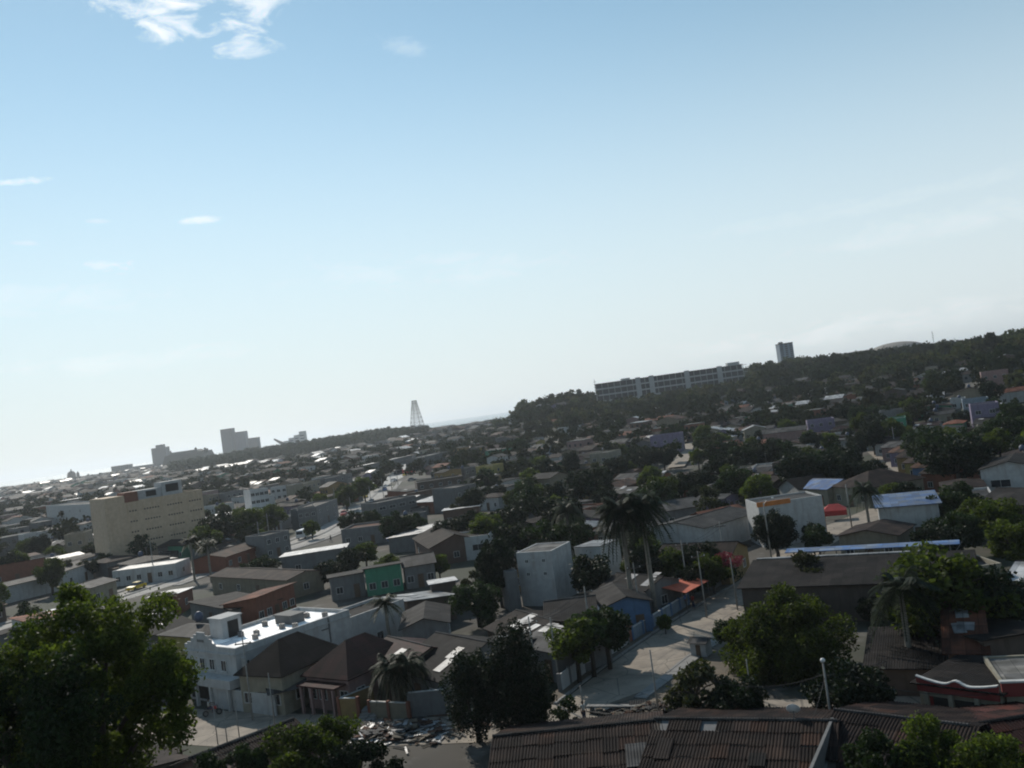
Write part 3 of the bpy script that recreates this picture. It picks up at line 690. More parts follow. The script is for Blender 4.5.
HP((603, 586), (645, 590), 3.3, 6, roof='gable', wall='grey', rc='dark grey', pitch=.28, patch=3, label='dark roof with pale ridge pieces behind the second tall palm')
HP((704, 528), (757, 512), 4.6, 14, roof='gable', wall='white', rc='grey', pitch=.15, win=0, swin=0, door=False, label='pale long blank wall with shallow grey roof left of the orange-edged warehouse')
t, Wd, Dp = HP((758, 506), (822, 497), 6.4, 7, roof='flat', wall='white', rc='grey', win=0, swin=0, door=False, parapet=.3, name='warehouse', cat='warehouse', label='large blank white-grey warehouse with orange roof edge and orange side')
MB().box(Wd/2 + .003, Wd/2 + .05, .01, Dp - .01, -.5, 6.4).build('side_cladding', wall_mat('wall_orange', (.5, .17, .04)), t)
MB().box(-Wd/2 - .2, -Wd/2 + 5, -.12, -.01, 6.2, 6.9).build('orange_fascia', wall_mat('wall_orange', (.5, .17, .04)), t)
lm(t, 'the orange-edged warehouse')
HP((686, 519), (712, 522), 4, 10, roof='gable_y', wall='pink', rc='clay', pitch=.35, win=2, label='little pinkish gabled house with red-brown roof edge at warehouse left end')
HP((660, 512), (702, 505), 4, 12, roof='gable', wall='grey', rc='grey', pitch=.25, win=2, label='wide grey corrugated roof house behind the pinkish gable')
t, _, _ = HP((832, 487), (868, 489), 4, 16, roof='hip', wall='cream', rc='brown', pitch=.45, win=3, swin=4, label='cream house with broad brown hipped roof right of the warehouse')
lm(t, 'the broad brown hipped roof')
HP((800, 488), (827, 489), 3.8, 8, roof='gable', wall='cream', rc='blue', pitch=.3, win=2, label='small house with vivid blue roof behind the warehouse')
HP((779, 487), (799, 489), 3.8, 7, roof='gable_y', wall='white', rc='dark grey', pitch=.45, win=1, label='small white gable end with dark roof behind the warehouse')
t, Wd, Dp = HP((878, 508), (938, 503), 5.2, 12, roof='shed', wall='white', rc='blue', pitch=.04, win=4, swin=2, label='white stained house under pale blue metal roof right of the warehouse', over=.5)
lm(t, 'the stained white house')
t, Wd, Dp = HP((980, 470), (1040, 466), 5.0, 14, roof='gable_y', wall='white', rc='dark grey', pitch=.25, win=0, swin=1, door=False, label='white gabled house with wide windows at right edge of the view')
opening(t, 'front', -1.6, 1.9, 3, 1.3, Wd, Dp); opening(t, 'front', 3.4, 1.9, 1.2, 1.5, Wd, Dp)
lm(t, 'the white gabled house')
HP((980, 503), (1040, 505), 3.6, 12, roof='gable', wall='brown', rc='dark grey', pitch=.3, win=3, label='low brown house with black roof below the white gabled house at right')
# long shed with blue canopy
A = PZ(741, 588, 3.8).xy; B = PZ(975, 580, 3.8).xy
t, Wd, Dp = house(A, B, 3.8, 9, roof='shed', wall='brown', rc='sooty', pitch=.1, win=0, swin=0, door=False, name='long_shed', cat='shed', label='long dark-roofed shed with pale roof edge under the blue canopy')
MB().box(-Wd/2, Wd*.32, Dp + .3, Dp + .9, 4.75, 4.95).build('roof_edge', RM('pale zinc'), t); lm(t, 'the long dark shed')
dd = (B - A).normalized(); nn_ = Vector((-dd.y, dd.x))
cA = A + nn_ * 11; t = empty('blue_canopy', (cA.x, cA.y, hz(cA.x, cA.y)), math.atan2(dd.y, dd.x), 'long thin blue metal canopy on slanted steel posts behind the long dark shed', 'canopy')
LC = Wd * 1.0
MB().prism([(0, 5.1), (1.9, 5.2), (1.9, 5.28), (0, 5.18)], 3, LC - 1, 'X').build('canopy_sheet', RM('blue', 'Y'), t)
for k in range(8):
    x = 4 + k * (LC - 6) / 7
    MB().tube([(x, .3, -.3), (x, .3, 5.1)], .06, n=6).build('post', METAL, t); MB().tube([(x, .3, 3.6), (x + 1.2, 1.5, 5.1)], .04, n=6).build('brace', METAL, t)
    q = cA + dd * x + nn_ * 2; occ(q.x, q.y, 2.5)
HP((972, 572), (1002, 568), 4.5, 7, roof='flat', wall='cream', rc='concrete', win=1, swin=1, door=False, wsz=(1.6, .8), label='pale end room with one dark window at the right end of the shed')
# foreground roofs: modelled corrugation
def corrugated_house(P1, P2, h, depth, pitch, wall, c1, c2, label, z=0, w=.2, amp=.035, patches=()):
    P1 = Vector(P1[:2]); P2 = Vector(P2[:2]); d = P2 - P1; W_ = d.length; mid = (P1 + P2) / 2; rz = math.atan2(d.y, d.x)
    t = empty('house', (mid.x, mid.y, z), rz, label, 'house'); hw = W_/2
    MB().prism([(0, -4), (depth, -4), (depth, h), (depth/2, h + pitch*depth/2), (0, h)], -hw, hw, 'X').build('wall', W(wall), t)
    ncol = int((W_ + 1) / (w / 4)); m = MB(); ys = [-.5, depth/2, depth + .5]; zs = [h - .5*pitch, h + pitch*depth/2, h - .5*pitch]
    sheets = 6; half = []
    gg = random.Random(int(W_ * 100)); sw = 1.05; nsx = int((W_ + 1) / sw) + 1
    for side in (0, 1):
        y0, y1, z0, z1 = ys[side], ys[side+1], zs[side], zs[side+1]
        for r_ in range(sheets):
            for c_ in range(nsx):
                if side == 0 and gg.random() < .012: continue
                a0, a1 = r_ / sheets + gg.uniform(-.012, .012), (r_ + 1) / sheets + .012 + gg.uniform(-.012, .012); a0 = max(0, a0) if r_ else gg.uniform(-.02, .02); a1 = min(1, a1)
                lf = gg.uniform(0, .03); sk_ = gg.uniform(-.02, .02); lift0 = .08 + lf + (.045 if side == 0 else 0); lift1 = .08 + lf + (0 if side == 0 else .045); o = len(m.v); nc = 22
                for i in range(nc + 1):
                    x = -hw - .5 + c_ * sw + i * (sw + .06) / nc; cz = amp * math.sin(i * math.pi / 2 * 1.0) 
                    m.v.append((x + sk_, y0 + (y1-y0)*a0, z0 + (z1-z0)*a0 + cz + lift0)); m.v.append((x - sk_, y0 + (y1-y0)*a1, z0 + (z1-z0)*a1 + cz + lift1))
                for i in range(nc): m.f.append((o + 2*i, o + 2*i + 2, o + 2*i + 3, o + 2*i + 1)); m.m.append(0)
    rm_ = roof_mat('near_roof_' + c1, tuple(v * .9 for v in ROOFS[c1][0]), ROOFS[c1][1], 'X', .8, 0, bump=0)
    if not rm_.get('isl'):
        rm_['isl'] = 1; nt_ = rm_.node_tree; hs_ = [n for n in nt_.nodes if n.type == 'HUE_SAT'][0]; g_n = nt_.nodes.new('ShaderNodeNewGeometry'); rp = nt_.nodes.new('ShaderNodeValToRGB'); nt_.links.new(g_n.outputs['Random Per Island'], rp.inputs[0])
        cr = rp.color_ramp; cr.elements[0].color = (.6, .6, .62, 1); cr.elements[1].color = (2.0, 1.9, 1.8, 1); e_ = cr.elements.new(.55); e_.color = (1.05, 1, .97, 1); e_ = cr.elements.new(.82); e_.color = (1.3, 1.2, 1.1, 1); e_ = cr.elements.new(.9); e_.color = (1.7, 1.05, .75, 1)
        mx_ = nt_.nodes.new('ShaderNodeMix'); mx_.data_type = 'RGBA'; mx_.blend_type = 'MULTIPLY'; mx_.inputs[0].default_value = 1; nt_.links.new(hs_.outputs[0], mx_.inputs[6]); nt_.links.new(rp.outputs[0], mx_.inputs[7]); nt_.links.new(mx_.outputs[2], nt_.nodes['Principled BSDF'].inputs['Base Color'])
    me = m.mesh('roof', rm_, True); ro = link('roof', me, t)
    MB().prism([(-.48, zs[0] - .06), (depth/2, zs[1] - .06), (depth + .48, zs[2] - .06), (depth + .48, zs[2] + .0), (depth/2, zs[1]), (-.48, zs[0] + .0)], -hw - .45, hw + .45, 'X').build('roof_deck', SOFFIT, ro)
    MB().tube([(-hw - .5, depth/2, zs[1] + .1), (hw + .5, depth/2, zs[1] + .1)], .13, n=8).build('ridge_cap', RM('grey'), ro)
    for x, y, a, b, mt in patches:
        M = Matrix.Translation((x, y, h + pitch * y + .16)) @ Matrix.Rotation(math.atan(pitch), 4, 'X')
        MB().box(0, a, 0, b, 0, .03, M=M).build('roof_sheet', mt, ro)
    for i in range(int(W_/3) + 1):
        for j in range(int(depth/3) + 1): q = P1 + d * (i / max(1, int(W_/3))) + Vector((-math.sin(rz), math.cos(rz))) * depth * j / max(1, int(depth/3)); occ(q.x, q.y, 2)
    return t
def near_roof(pa, pb, hr, depth, pitch, *a, **k):
    """ridge pixels -> house whose ridge runs pa..pb at height hr"""
    A = PZ(*pa, hr).xy; B = PZ(*pb, hr).xy; d = (B - A).normalized(); n = Vector((-d.y, d.x)); h = hr - pitch * depth / 2
    return corrugated_house(A - n * depth/2, B - n * depth/2, h, depth, pitch, *a, **k)
t = near_roof((500, 737), (652, 722), 4.3, 15, .28, 'brick', 'brown', 0, 'nearest corrugated brown roof at bottom centre with pale broken sheet', patches=((3.2, 3.2, 1.5, 2.2, RM('grey')), (-3.5, 2, 1.2, 1.9, RM('brown'))))
lm(t, 'the nearest brown roof')
near_roof((662, 720), (829, 722), 4.4, 14, .26, 'grey', 'brown', 0, 'corrugated brown roof with white ridge flashing at bottom, left of the lamp post', patches=((-5, 3, 1, 2, RM('brown')), (.8, 2.6, 1, 1.2, RM('dark grey'))))
near_roof((842, 712), (960, 726), 4.4, 13, .25, 'concrete', 'brown', 0, 'dark brown corrugated roof right of the concrete lamp post')
near_roof((975, 726), (1060, 712), 4.0, 12, .25, 'brick', 'maroon', 0, 'dark maroon corrugated roof in the bottom right corner')
near_roof((196, 757), (288, 722), 4.6, 9, .35, 'brick', 'brown', 0, 'tilted dark brown roof beside the bottom left tree', z=0)
garden_wall([PZ(832, 716, 4.6), PZ(808, 772, 4.6)], 4.5, W('concrete'), 'thin concrete party wall between two near corrugated roofs', post=0, cap=False, z=0)
# right side: brown slope roof, tiles, red parapet house
HP((868, 668), (945, 668), 2.2, 11, roof='shed', wall='brown', rc='sooty', pitch=.07, win=0, swin=0, label='broad dark sloping roof below the right palm', door=False)
HP((948, 652), (985, 652), 3.2, 9, roof='shed', wall='brick', rc='clay', pitch=.28, win=1, patch=3, label='rust-red clay tile roof strip above the red parapet house')
HP((985, 650), (1045, 640), 3.2, 12, roof='shed_back', wall='brown', rc='sooty', pitch=.08, win=0, patch=1, label='flat black roof at the right edge above the red parapet house')
A = PZ(918, 683, 3.4).xy; B = PZ(1000, 694, 3.4).xy
t, Wd, Dp = house(A, B, 3.0, 8, roof='shed_back', wall='cream', rc='sooty', pitch=.05, win=0, swin=0, door=False, label='cream and red house with wavy red parapet and dark porch openings')
m = MB(); prof = [( -Wd/2 + Wd*i/24, 3.55 + .35 * math.exp(-((i - 12) / 2.2) ** 2) + .38 * ((i - 12) / 12) ** 2) for i in range(25)]
m.prism([(-Wd/2, 2.95)] + prof[::1] + [(Wd/2, 2.95)], -.22, -.05, 'Y'); m.build('parapet', W('red'), t)
m = MB()
for i in range(24): 
    (x0, z0), (x1, z1) = prof[i], prof[i+1]; m.add([(x0, -.27, z0), (x1, -.27, z1), (x1, 0, z1), (x0, 0, z0), (x0, -.27, z0+.09), (x1, -.27, z1+.09), (x1, 0, z1+.09), (x0, 0, z0+.09)], [(3,2,1,0),(4,5,6,7),(0,1,5,4),(2,3,7,6)])
m.build('coping', TRIM, t)
for x0, x1 in ((-.38, -.12), (-.06, .2)): MB().box(Wd*x0, Wd*x1, -.03, -.004, .0, 2.6).build('porch_opening', W('red') if x0 < -.3 else DARK, t); MB().box(Wd*x0 + .3, Wd*x1 - .1, -.06, -.034, .9, 2.6).build('window', DARK, t)
for x in (-.4, -.09, .23): MB().box(Wd*x - .15, Wd*x + .15, -.3, -.07, 0, 2.95).build('column', W('cream'), t)
lm(t, 'the red parapet house')
A = PZ(1004, 680, 4.2).xy; B = PZ(1060, 678, 4.2).xy
t, Wd, Dp = house(A, B, 3.4, 7, roof='flat', wall='cream', rc='concrete', parapet=.2, win=1, swin=0, label='cream house corner with red and white parapet at the far right edge', door=False)
MB().box(-Wd/2 - .25, Wd/2, -.3, -.003, 3.2, 4.1).build('red_fascia', W('red'), t); MB().box(-Wd/2 - .32, Wd/2, -.36, 0, 4.1, 4.22).build('white_coping', TRIM, t)
# beige office block
zt = 16
A = PD(124, 501, 233); B = PD(202, 492.5, 247)
t, Wd, Dp = house(A.xy, B.xy, zt - .6, 13, roof='flat', wall='beige', rc='concrete', win=0, swin=0, door=False, parapet=.6, z=0, name='office_block', cat='building', wmat=wall_mat('wall_office', (.50, .375, .26), .8),
   label='large beige five-storey office block with rows of tiny window slits')
lx = -Wd/2 - 5.0
om = wall_mat('wall_office', (.50, .375, .26)); MB().box(lx, -Wd/2, -.3, 12, -1, 17.7).build('stair_tower', om, t)
MB().box(-Wd/2 + .003, -Wd/2 + 3.6, -.15, 5, 15.8, 18.4).build('brick_housing', W('terracotta'), t)
m = MB(); m.box(-Wd/2 + 4.5, -Wd/2 + 14, 3, 9, 15.4, 18.3); m.box(-Wd/2 + 11, -Wd/2 + 16.5, 2.5, 8, 15.4, 19.6); rp = m.build('roof_pavilion', W('white'), t)
MB().box(-Wd/2 + 6.8, -Wd/2 + 9.5, 2.9, 2.99, 16.4, 17.9).build('window', DARK, rp); MB().box(-Wd/2 + 12, -Wd/2 + 15.5, 2.4, 2.49, 16.8, 18.9).build('window', DARK, rp)
for fl in range(5):
    z = 13.2 - fl * 2.75
    for gx0, cnt in ((-Wd/2 + 1.0, 3), (-Wd/2 + 4.8, 6), (-Wd/2 + 11, 6), (-Wd/2 + 17, 6)):
        for i in range(cnt):
            x = gx0 + i * .72
            if x < Wd/2 - .6: MB().box(x, x + .42, -.012, .01, z, z + .38).build('window', GLASS, t)
    MB().box(-Wd/2, Wd/2, -.04, -.003, z - 1.05, z - .98).build('string_course', om, t)
lm(t, 'the beige office block')
HP((112, 572), (175, 564), 3.8, 7, roof='flat', wall='white', rc='pale zinc', win=6, swin=1, parapet=.15, cat='building', name='entrance_portico', label='low pale portico building in front of the beige office block')
t, _, _ = HP((46, 507), (96, 505), 11, 14, roof='flat', wall='white', rc='concrete', win=5, swin=2, floors=3, door=False, cat='building', name='apartment_building', label='white three-storey block left of the beige office block'); lm(t, 'the white flats block')
HP((64, 537), (84, 534), 7.5, 8, roof='flat', wall='cream', rc='concrete', win=2, swin=1, floors=2, label='small cream two-storey house before the white three-storey block', door=False)
t, _, _ = HP((-12, 572), (44, 562), 4.5, 9, roof='shed_back', wall='terracotta', rc='clay', pitch=.15, win=3, label='red house with orange-red roof at the left edge'); lm(t, 'the leftmost red house')
HP((0, 588), (60, 574), 4.2, 9, roof='gable', wall='white', rc='grey', pitch=.15, win=0, door=False, label='long white blank wall house under the red house at left')
HP((62, 572), (92, 562), 4.5, 10, roof='gable', wall='white', rc='grey', pitch=.2, win=2, label='pale gabled house between the long white wall and the office block')
HP((90, 588), (116, 580), 4, 9, roof='gable', wall='cream', rc='grey', pitch=.2, win=2, label='little house with grey roof and red edge just above the big tree')
HP((150, 600), (178, 596), 3.6, 9, roof='shed_back', wall='terracotta', rc='pale zinc', pitch=.06, win=2, label='low house with sunlit white sheet roof by the avenue, red wall')
HP((204, 520), (270, 509), 4.5, 22, roof='shed_back', wall='grey', rc='white', pitch=.02, win=3, label='warehouse with long bright white roof right of the office block', cat='warehouse', name='warehouse')
HP((225, 557), (260, 545), 3.6, 8, roof='gable', wall='terracotta', rc='rusty', pitch=.2, win=4, label='long orange brick row house on the far side of the avenue')
HP((264, 538), (289, 532), 5, 9, roof='flat', wall='grey', rc='concrete', win=3, floors=2, label='grey two-storey cube house above the orange row house')
HP((297, 512), (316, 509), 5.4, 10, roof='flat', wall='concrete', rc='concrete', win=3, floors=2, label='grey two-storey building with tall openings on the avenue bend, left one')
HP((316, 508), (337, 500), 5.6, 10, roof='flat', wall='grey', rc='grey', win=3, floors=2, label='grey arcade building with arched looking openings on the avenue bend')
for i, (a, b_, fl, wc) in enumerate((((250, 492), (268, 489), 4, 'white'), ((270, 489), (292, 486), 3, 'white'), ((293, 486), (302, 484), 3, 'grey'), ((303, 485), (320, 481), 3, 'cream'), ((325, 480), (352, 474), 3, 'concrete'), ((208, 497), (222, 494), 3, 'beige'), ((226, 494), (247, 490), 3, 'grey'))):
    HP(a, b_, fl * 2.6, 10, roof='flat', wall=wc, rc='concrete', win=4, swin=2, floors=fl, door=False, wsz=(1.4, 1.2), name='apartment_building', cat='building', auto=('%s flats' % wc, 'apartment building'), group='apartment buildings in a row behind the avenue', fine=False)
HP((366, 466), (412, 456), 5, 14, roof='shed_back', wall='grey', rc='pale zinc', pitch=.05, win=6, floors=2, name='market_hall', cat='building', label='long grey hall with bright roof edge behind the plaza')
HP((424, 458), (448, 452), 6, 14, roof='flat', wall='concrete', rc='concrete', win=4, floors=2, name='commercial_building', cat='building', label='pale grey block with dark openings right behind the plaza')
# houses on right hillside
def HT(px, py, w, h, depth, ang, **k):
    c = PT(px, py); d = Vector((math.cos(R(ang)), math.sin(R(ang)))); return house(c.xy - d*w/2, c.xy + d*w/2, h, depth, **k)
HT(997, 389, 9, 6.5, 8, -25, wall='pink', rc='pale zinc', roof='flat', floors=2, win=3, label='pink and white two-storey house high on the right hillside')
HT(978, 418, 7, 5.5, 7, -25, wall='pale blue', rc='grey', roof='flat', floors=2, win=3, label='pale blue house on the hillside track')
HT(1016, 404, 9, 4, 7, -15, wall='white', rc='clay', roof='gable', win=3, label='white hillside house with red front strip at right edge')
HT(823, 437, 9, 5.5, 8, -15, wall='lilac', rc='pale zinc', roof='flat', floors=2, win=3, label='lilac two-storey house below the wooded ridge')
HT(786, 445, 14, 4.5, 8, -20, wall='pink', rc='grey', roof='gable', win=3, label='long pinkish house beside the lilac house')
HT(757, 443, 8, 5, 6, -10, wall='cream', rc='pale zinc', roof='gable_y', win=2, label='pale gable house tucked in hillside trees')
HT(667, 455, 11, 7, 9, -20, wall='lilac', rc='concrete', roof='flat', floors=2, win=3, label='mauve-grey two-storey house beside the short uphill street')
HT(570, 436, 13, 5, 8, -10, wall='white', rc='concrete', roof='flat', floors=1, win=4, label='white house with row of windows beside the straight uphill street')
for i, (px, wc) in enumerate(((872, 'cream'), (880, 'white'), (888, 'pink'), (897, 'lilac'), (905, 'ochre'), (914, 'yellow'), (923, 'blue'), (933, 'terracotta'))):
    py = 452 + (px - 872) * .68
    c = PT(px + 6, py + 1); HT(px + 7, py - 1, 7, 3.6, 7, -62, wall=wc, rc=random.choice(['brown', 'grey', 'rusty']), roof='gable', win=2, swin=1, label=None, auto=(wc + ' row house', 'house'), group='row houses along the climbing right street')
# hill-top long building
A = PD(596, 391, 800); B = PD(744, 371, 800); Lw = (B - A).length
zb = 20.0
dirv = (B.xy - A.xy).normalized()
t = empty('hilltop_building', (A.x, A.y, zb), math.atan2(dirv.y, dirv.x), 'very long grey four-storey concrete building with open galleries on the wooded ridge', 'building')
LM.append(('the long hilltop building', 670, 380, 800))
tops = [PD(596, 384.5, 800).z - zb, PD(744, 363, 800).z - zb]; topz = sum(tops)/2
nst = 4; fh = (topz + 3) / nst; cm = wall_mat('hill_concrete', (.34, .34, .34))
for s_ in range(nst + 1): MB().box(0, Lw, 0, 13, -3 + s_*fh - .35, -3 + s_*fh + .0).build('floor_slab', cm, t)
MB().box(.5, Lw - .5, 3, 12, -3, topz - .4).build('inner_wall', wall_mat('wall_inner', (.045, .045, .05)), t)
for k in range(25): x = .3 + k * (Lw - .6) / 24; MB().box(x - .2, x + .2, .1, .5, -3 + .01, topz - .36).build('column', cm, t)
for s_ in range(nst): MB().box(.2, Lw - .2, .02, .12, -3 + s_*fh + .003, -3 + s_*fh + 1.0).build('balustrade', cm, t)
for x in (Lw*.27, Lw*.36, Lw*.6, Lw*.82): MB().box(x, x + 4.5, -1.2, .0, -4, topz + .8).build('stair_tower', cm, t)
MB().box(Lw*.9, Lw*.98, 2, 9, topz + .003, topz + 2.6).build('roof_house', cm, t)
for s_ in range(3): MB().box(Lw + .003, Lw + 4, 2, 9, topz - 1 - s_*3.2, topz - .7 - s_*3.2).build('landing_slab', cm, t)
MB().box(Lw*.18, Lw*.24, 3, 9, topz + .003, topz + 1.6).build('roof_plant', cm, t)
# hill tower
WALLS['slate'] = (.055, .06, .07); WALLS['slate blue'] = (.075, .095, .13)
def tower(name, px0, px1, pyt, D, depth, label, wall='grey', fl=None, zb=None, bands=True, crown=None, cat='building', rot=0, group=None):
    A = PD(px0, pyt, D); B = PD(px1, pyt + (px0 - px1) * .138, D); W_ = (B - A).length; zz = hz((A.x+B.x)/2, D) if zb is None else zb; H_ = A.z - zz
    t = empty(name, ((A.x+B.x)/2, D, zz), rot, label, cat, group)
    MB().box(-W_/2, W_/2, 0, depth, -8, H_).build('wall', W(wall), t)
    MB().box(-W_/2 - .4, W_/2 + .4, -.4, depth + .4, H_ + .003, H_ + .8).build('roof', RM('concrete'), t)
    if bands:
        nf = fl or int(H_ / 3.2); ncl = max(2, int(W_ / 4.5))
        for i in range(ncl):
            x0 = -W_/2 + W_ * (i + .2) / ncl; x1 = -W_/2 + W_ * (i + .8) / ncl; m = MB()
            for k in range(nf): m.box(x0, x1, -.15, .05, H_ * (k + .35) / nf, H_ * (k + .8) / nf)
            m.build('window_column', GLASS, t)
    return t, W_, H_
t, w_, h_ = tower('apartment_tower', 779, 792.5, 344.5, 1000, 14, 'slim grey-blue apartment tower standing alone on the wooded ridge', 'pale blue', 14)
MB().box(-w_/2 + 1, -w_/2 + 5, 2, 7, h_ + .8, h_ + 2.6).build('lift_housing', W('grey'), t)
LM.append(('the lone ridge tower', 786, 356, 1000))
# dome
c = PD(896, 346, 1300); zd = hz(c.x, 1300)
r0 = (PD(920, 346, 1300).x - PD(866, 346, 1300).x) / 2; top = PD(896, 342, 1300).z - zd
t = empty('domed_arena', (c.x, 1300, zd), 0, 'shallow pale dome rising behind the wooded ridge', 'building')
pr = [(r0 * math.cos(a), top - 13 + 13 * math.sin(a)) for a in np.linspace(0, math.pi/2, 10)]
MB().lathe([(r0, -6), (r0, top - 13)], 40).build('drum', W('beige'), t, True); MB().lathe(pr, 40).build('dome', wall_mat('dome_shell', (.20, .18, .155)), t, True)
tower('ridge_building', 842, 866, 354, 1280, 20, 'long low pale building left of the shallow dome', 'beige', 2)
# masts on ridge
def mast(px, pyt, D, label, thin=.18):
    p = PD(px, pyt, D); zz = hz(p.x, D); h = p.z - zz; t = empty('radio_mast', (p.x, D, zz), 0, label, 'mast')
    MB().tube([(0, 0, -1), (0, 0, h)], thin, thin * .5, 6).build('pole', METAL, t)
    for k in range(3): MB().tube([(-1.2, 0, h*(.7 + .1*k)), (1.2, 0, h*(.7 + .1*k))], thin*.5, n=5).build('antenna', METAL, t)
mast(932, 331, 1000, 'thin radio mast right of the shallow dome', .35); mast(921, 342, 1000, 'shorter mast just right of the dome', .3); mast(594, 379, 800, 'short mast at the left end of the long hilltop building', .35)
# lattice tower
pb = PD(417, 431, 1150); pt_ = PD(413.5, 401, 1150)
zz = hz(pb.x, 1150); hT = pt_.z - zz
t = empty('lattice_tower', ((pb.x + pt_.x)/2 + 1, 1150, zz), .5, 'red-grey steel lattice transmission tower against the sea horizon', 'tower')
LM.append(('the lattice tower', 417, 420, 1150))
b0, t0 = 9.5, 2.2; corner = lambda k, q: Vector(((b0 + (t0 - b0) * q) * (1 if k in (0, 3) else -1), (b0 + (t0 - b0) * q) * (1 if k < 2 else -1), hT * q))
for k in range(4): MB().tube([corner(k, 0) - Vector((0, 0, 3)), corner(k, 1)], .42, .3, 5).build('leg', METAL, t)
lv = [0, .16, .3, .43, .55, .66, .76, .85, .93, 1]
for a, b_ in zip(lv, lv[1:]):
    m = MB()
    for k in range(4):
        k2 = (k + 1) % 4; m.tube([corner(k, a), corner(k2, b_)], .2, n=4); m.tube([corner(k2, a), corner(k, b_)], .2, n=4); m.tube([corner(k, b_), corner(k2, b_)], .22, n=4)
    m.build('bracing', METAL, t)
MB().box(-3, 3, -3, 3, hT, hT + .5).build('platform', METAL, t); MB().lathe([(0, 0), (1.3, 0), (1.3, .8), (0, .8)], 10, (-4.2, 0, hT*.8)).build('dish', METAL, t)
# far skyline
tower('apartment_tower', 220, 231.5, 430, 2400, 26, 'tallest dark slab of the distant skyline trio', 'slate')
tower('apartment_tower', 232, 244.5, 433, 2420, 26, 'middle block of the distant skyline trio, slightly lower', 'slate blue')
tower('apartment_tower', 245.5, 257.5, 439, 2440, 22, 'lowest stepped block of the distant skyline trio', 'slate')
t, w_, h_ = tower('apartment_tower', 151, 165.5, 449, 2350, 26, 'single distant tower with raised centre left of the fort', 'slate'); MB().box(-8, 12, 3, 18, h_ + .8, h_ + 8).build('top_storey', W('slate'), t)
LM.append(('the single distant tower', 158, 458, 2350)); LM.append(('the distant skyline trio', 238, 444, 2400))
tower('city_block', 111, 128, 467, 2200, 26, 'broad pale distant block left of the single far tower', 'grey', 5); tower('city_block', 129, 149, 467.5, 2300, 30, 'lower pale distant block adjoining the far tower', 'grey', 4)
tower('city_block', 312, 324, 440, 2300, 24, 'squat white block on the sea skyline right of the wedge building', 'white', 6)
A = PD(283, 440, 2250); zz = 3; t = empty('wedge_building', (A.x, 2250, zz), 0, 'distant white building with roof stepping up to the right', 'building')
for i, (x, h_) in enumerate(((0, PD(286, 441, 2250).z), (14, PD(290, 438, 2250).z), (28, PD(296, 435, 2250).z), (42, PD(300, 431.5, 2250).z))):
    MB().box(x, x + 13.9, 0, 22, -6, h_ - zz).build('wing', W('white'), t); m = MB()
    for k in range(5): m.box(x + 2, x + 12, -.2, .05, (h_ - zz) * (k + .3) / 6, (h_ - zz) * (k + .7) / 6)
    m.build('window_band', GLASS, t)
c = PD(281, 446, 2200); t = empty('sloping_monument', (c.x, 2200, 12), 0, 'dark slanted beam-like structure left of the wedge building', 'monument')
MB().prism([(-16, 22), (-15, 25), (8, 12), (8, 4), (4, 4)], 0, 5, 'Y').build('beam', W('brown'), t); MB().box(0, 8, 0, 5, -12, 6).build('base', W('brown'), t)
# cathedral dome and spire
c = PD(69, 475, 2150); zz = hz(c.x, 2150); k_ = 2150/887
t = empty('cathedral', (c.x, 2150, zz), 0, 'distant domed church with lantern on the left skyline', 'church'); H_ = PD(69, 476, 2150).z - zz
MB().box(-14, 14, 0, 30, -6, H_ - 4).build('nave', W('beige'), t); MB().lathe([(10, H_ - 4), (10, H_), (9.6, H_ + 4), (7.5, H_ + 8), (4, H_ + 10.5), (1.5, H_ + 11.5)], 20, (0, 12, 0)).build('dome', W('brown'), t, True)
MB().lathe([(1.6, H_ + 11.4), (1.6, H_ + 14), (.2, H_ + 17)], 8, (0, 12, 0)).build('lantern', W('beige'), t)
MB().box(16, 21, 4, 9, -6, H_ + 3).add([(16, 4, H_+3), (21, 4, H_+3), (21, 9, H_+3), (16, 9, H_+3), (18.5, 6.5, H_+9)], [(0,1,4),(1,2,4),(2,3,4),(3,0,4)]).build('bell_tower', W('brown'), t)
c = PD(171, 460, 2300); zz = 4; H_ = PD(171, 456, 2300).z - zz
t = empty('church_tower', (c.x, 2300, zz), 0, 'slender distant church spire just right of the far tower', 'church'); MB().box(-5, 5, 0, 10, -6, H_).build('tower_wall', W('beige'), t); MB().box(-3.4, 3.4, 1.5, 8.5, H_, H_ + 5).build('belfry', W('beige'), t)
MB().add([(-3.4, 1.5, H_+5), (3.4, 1.5, H_+5), (3.4, 8.5, H_+5), (-3.4, 8.5, H_+5), (0, 5, H_ + 15)], [(0,1,4),(1,2,4),(2,3,4),(3,0,4)]).build('spire', W('brown'), t)
# fort: stepped battered walls
Df = 1750; c = PD(190, 462, Df); 
t = empty('fortress', (c.x, Df, 2), 0, 'dark stepped stone fortress with sentry turrets on its mound, left skyline', 'fortress'); LM.append(('the fortress', 190, 456, Df))
fw = wall_mat('fort_stone', (.11, .095, .075)); k_ = Df / 887
def frust(w0, w1, d0, d1, z0, z1, x=0, y=0):
    m = MB(); m.add([(x-w0, y-d0, z0), (x+w0, y-d0, z0), (x+w0, y+d0, z0), (x-w0, y+d0, z0), (x-w1, y-d1, z1), (x+w1, y-d1, z1), (x+w1, y+d1, z1), (x-w1, y+d1, z1)], [(3,2,1,0),(4,5,6,7),(0,1,5,4),(1,2,6,5),(2,3,7,6),(3,0,4,7)]); return m
ztop = PD(190, 452, Df).z
frust(50, 44, 40, 34, -4, PD(190, 462, Df).z - 2).build('lower_rampart', fw, t)
frust(43, 37, 30, 26, PD(190, 462, Df).z - 2.3, ztop - 3).build('upper_rampart', fw, t); frust(30, 24, 20, 16, ztop - 3.3, ztop + 1.5, -4).build('keep', fw, t)
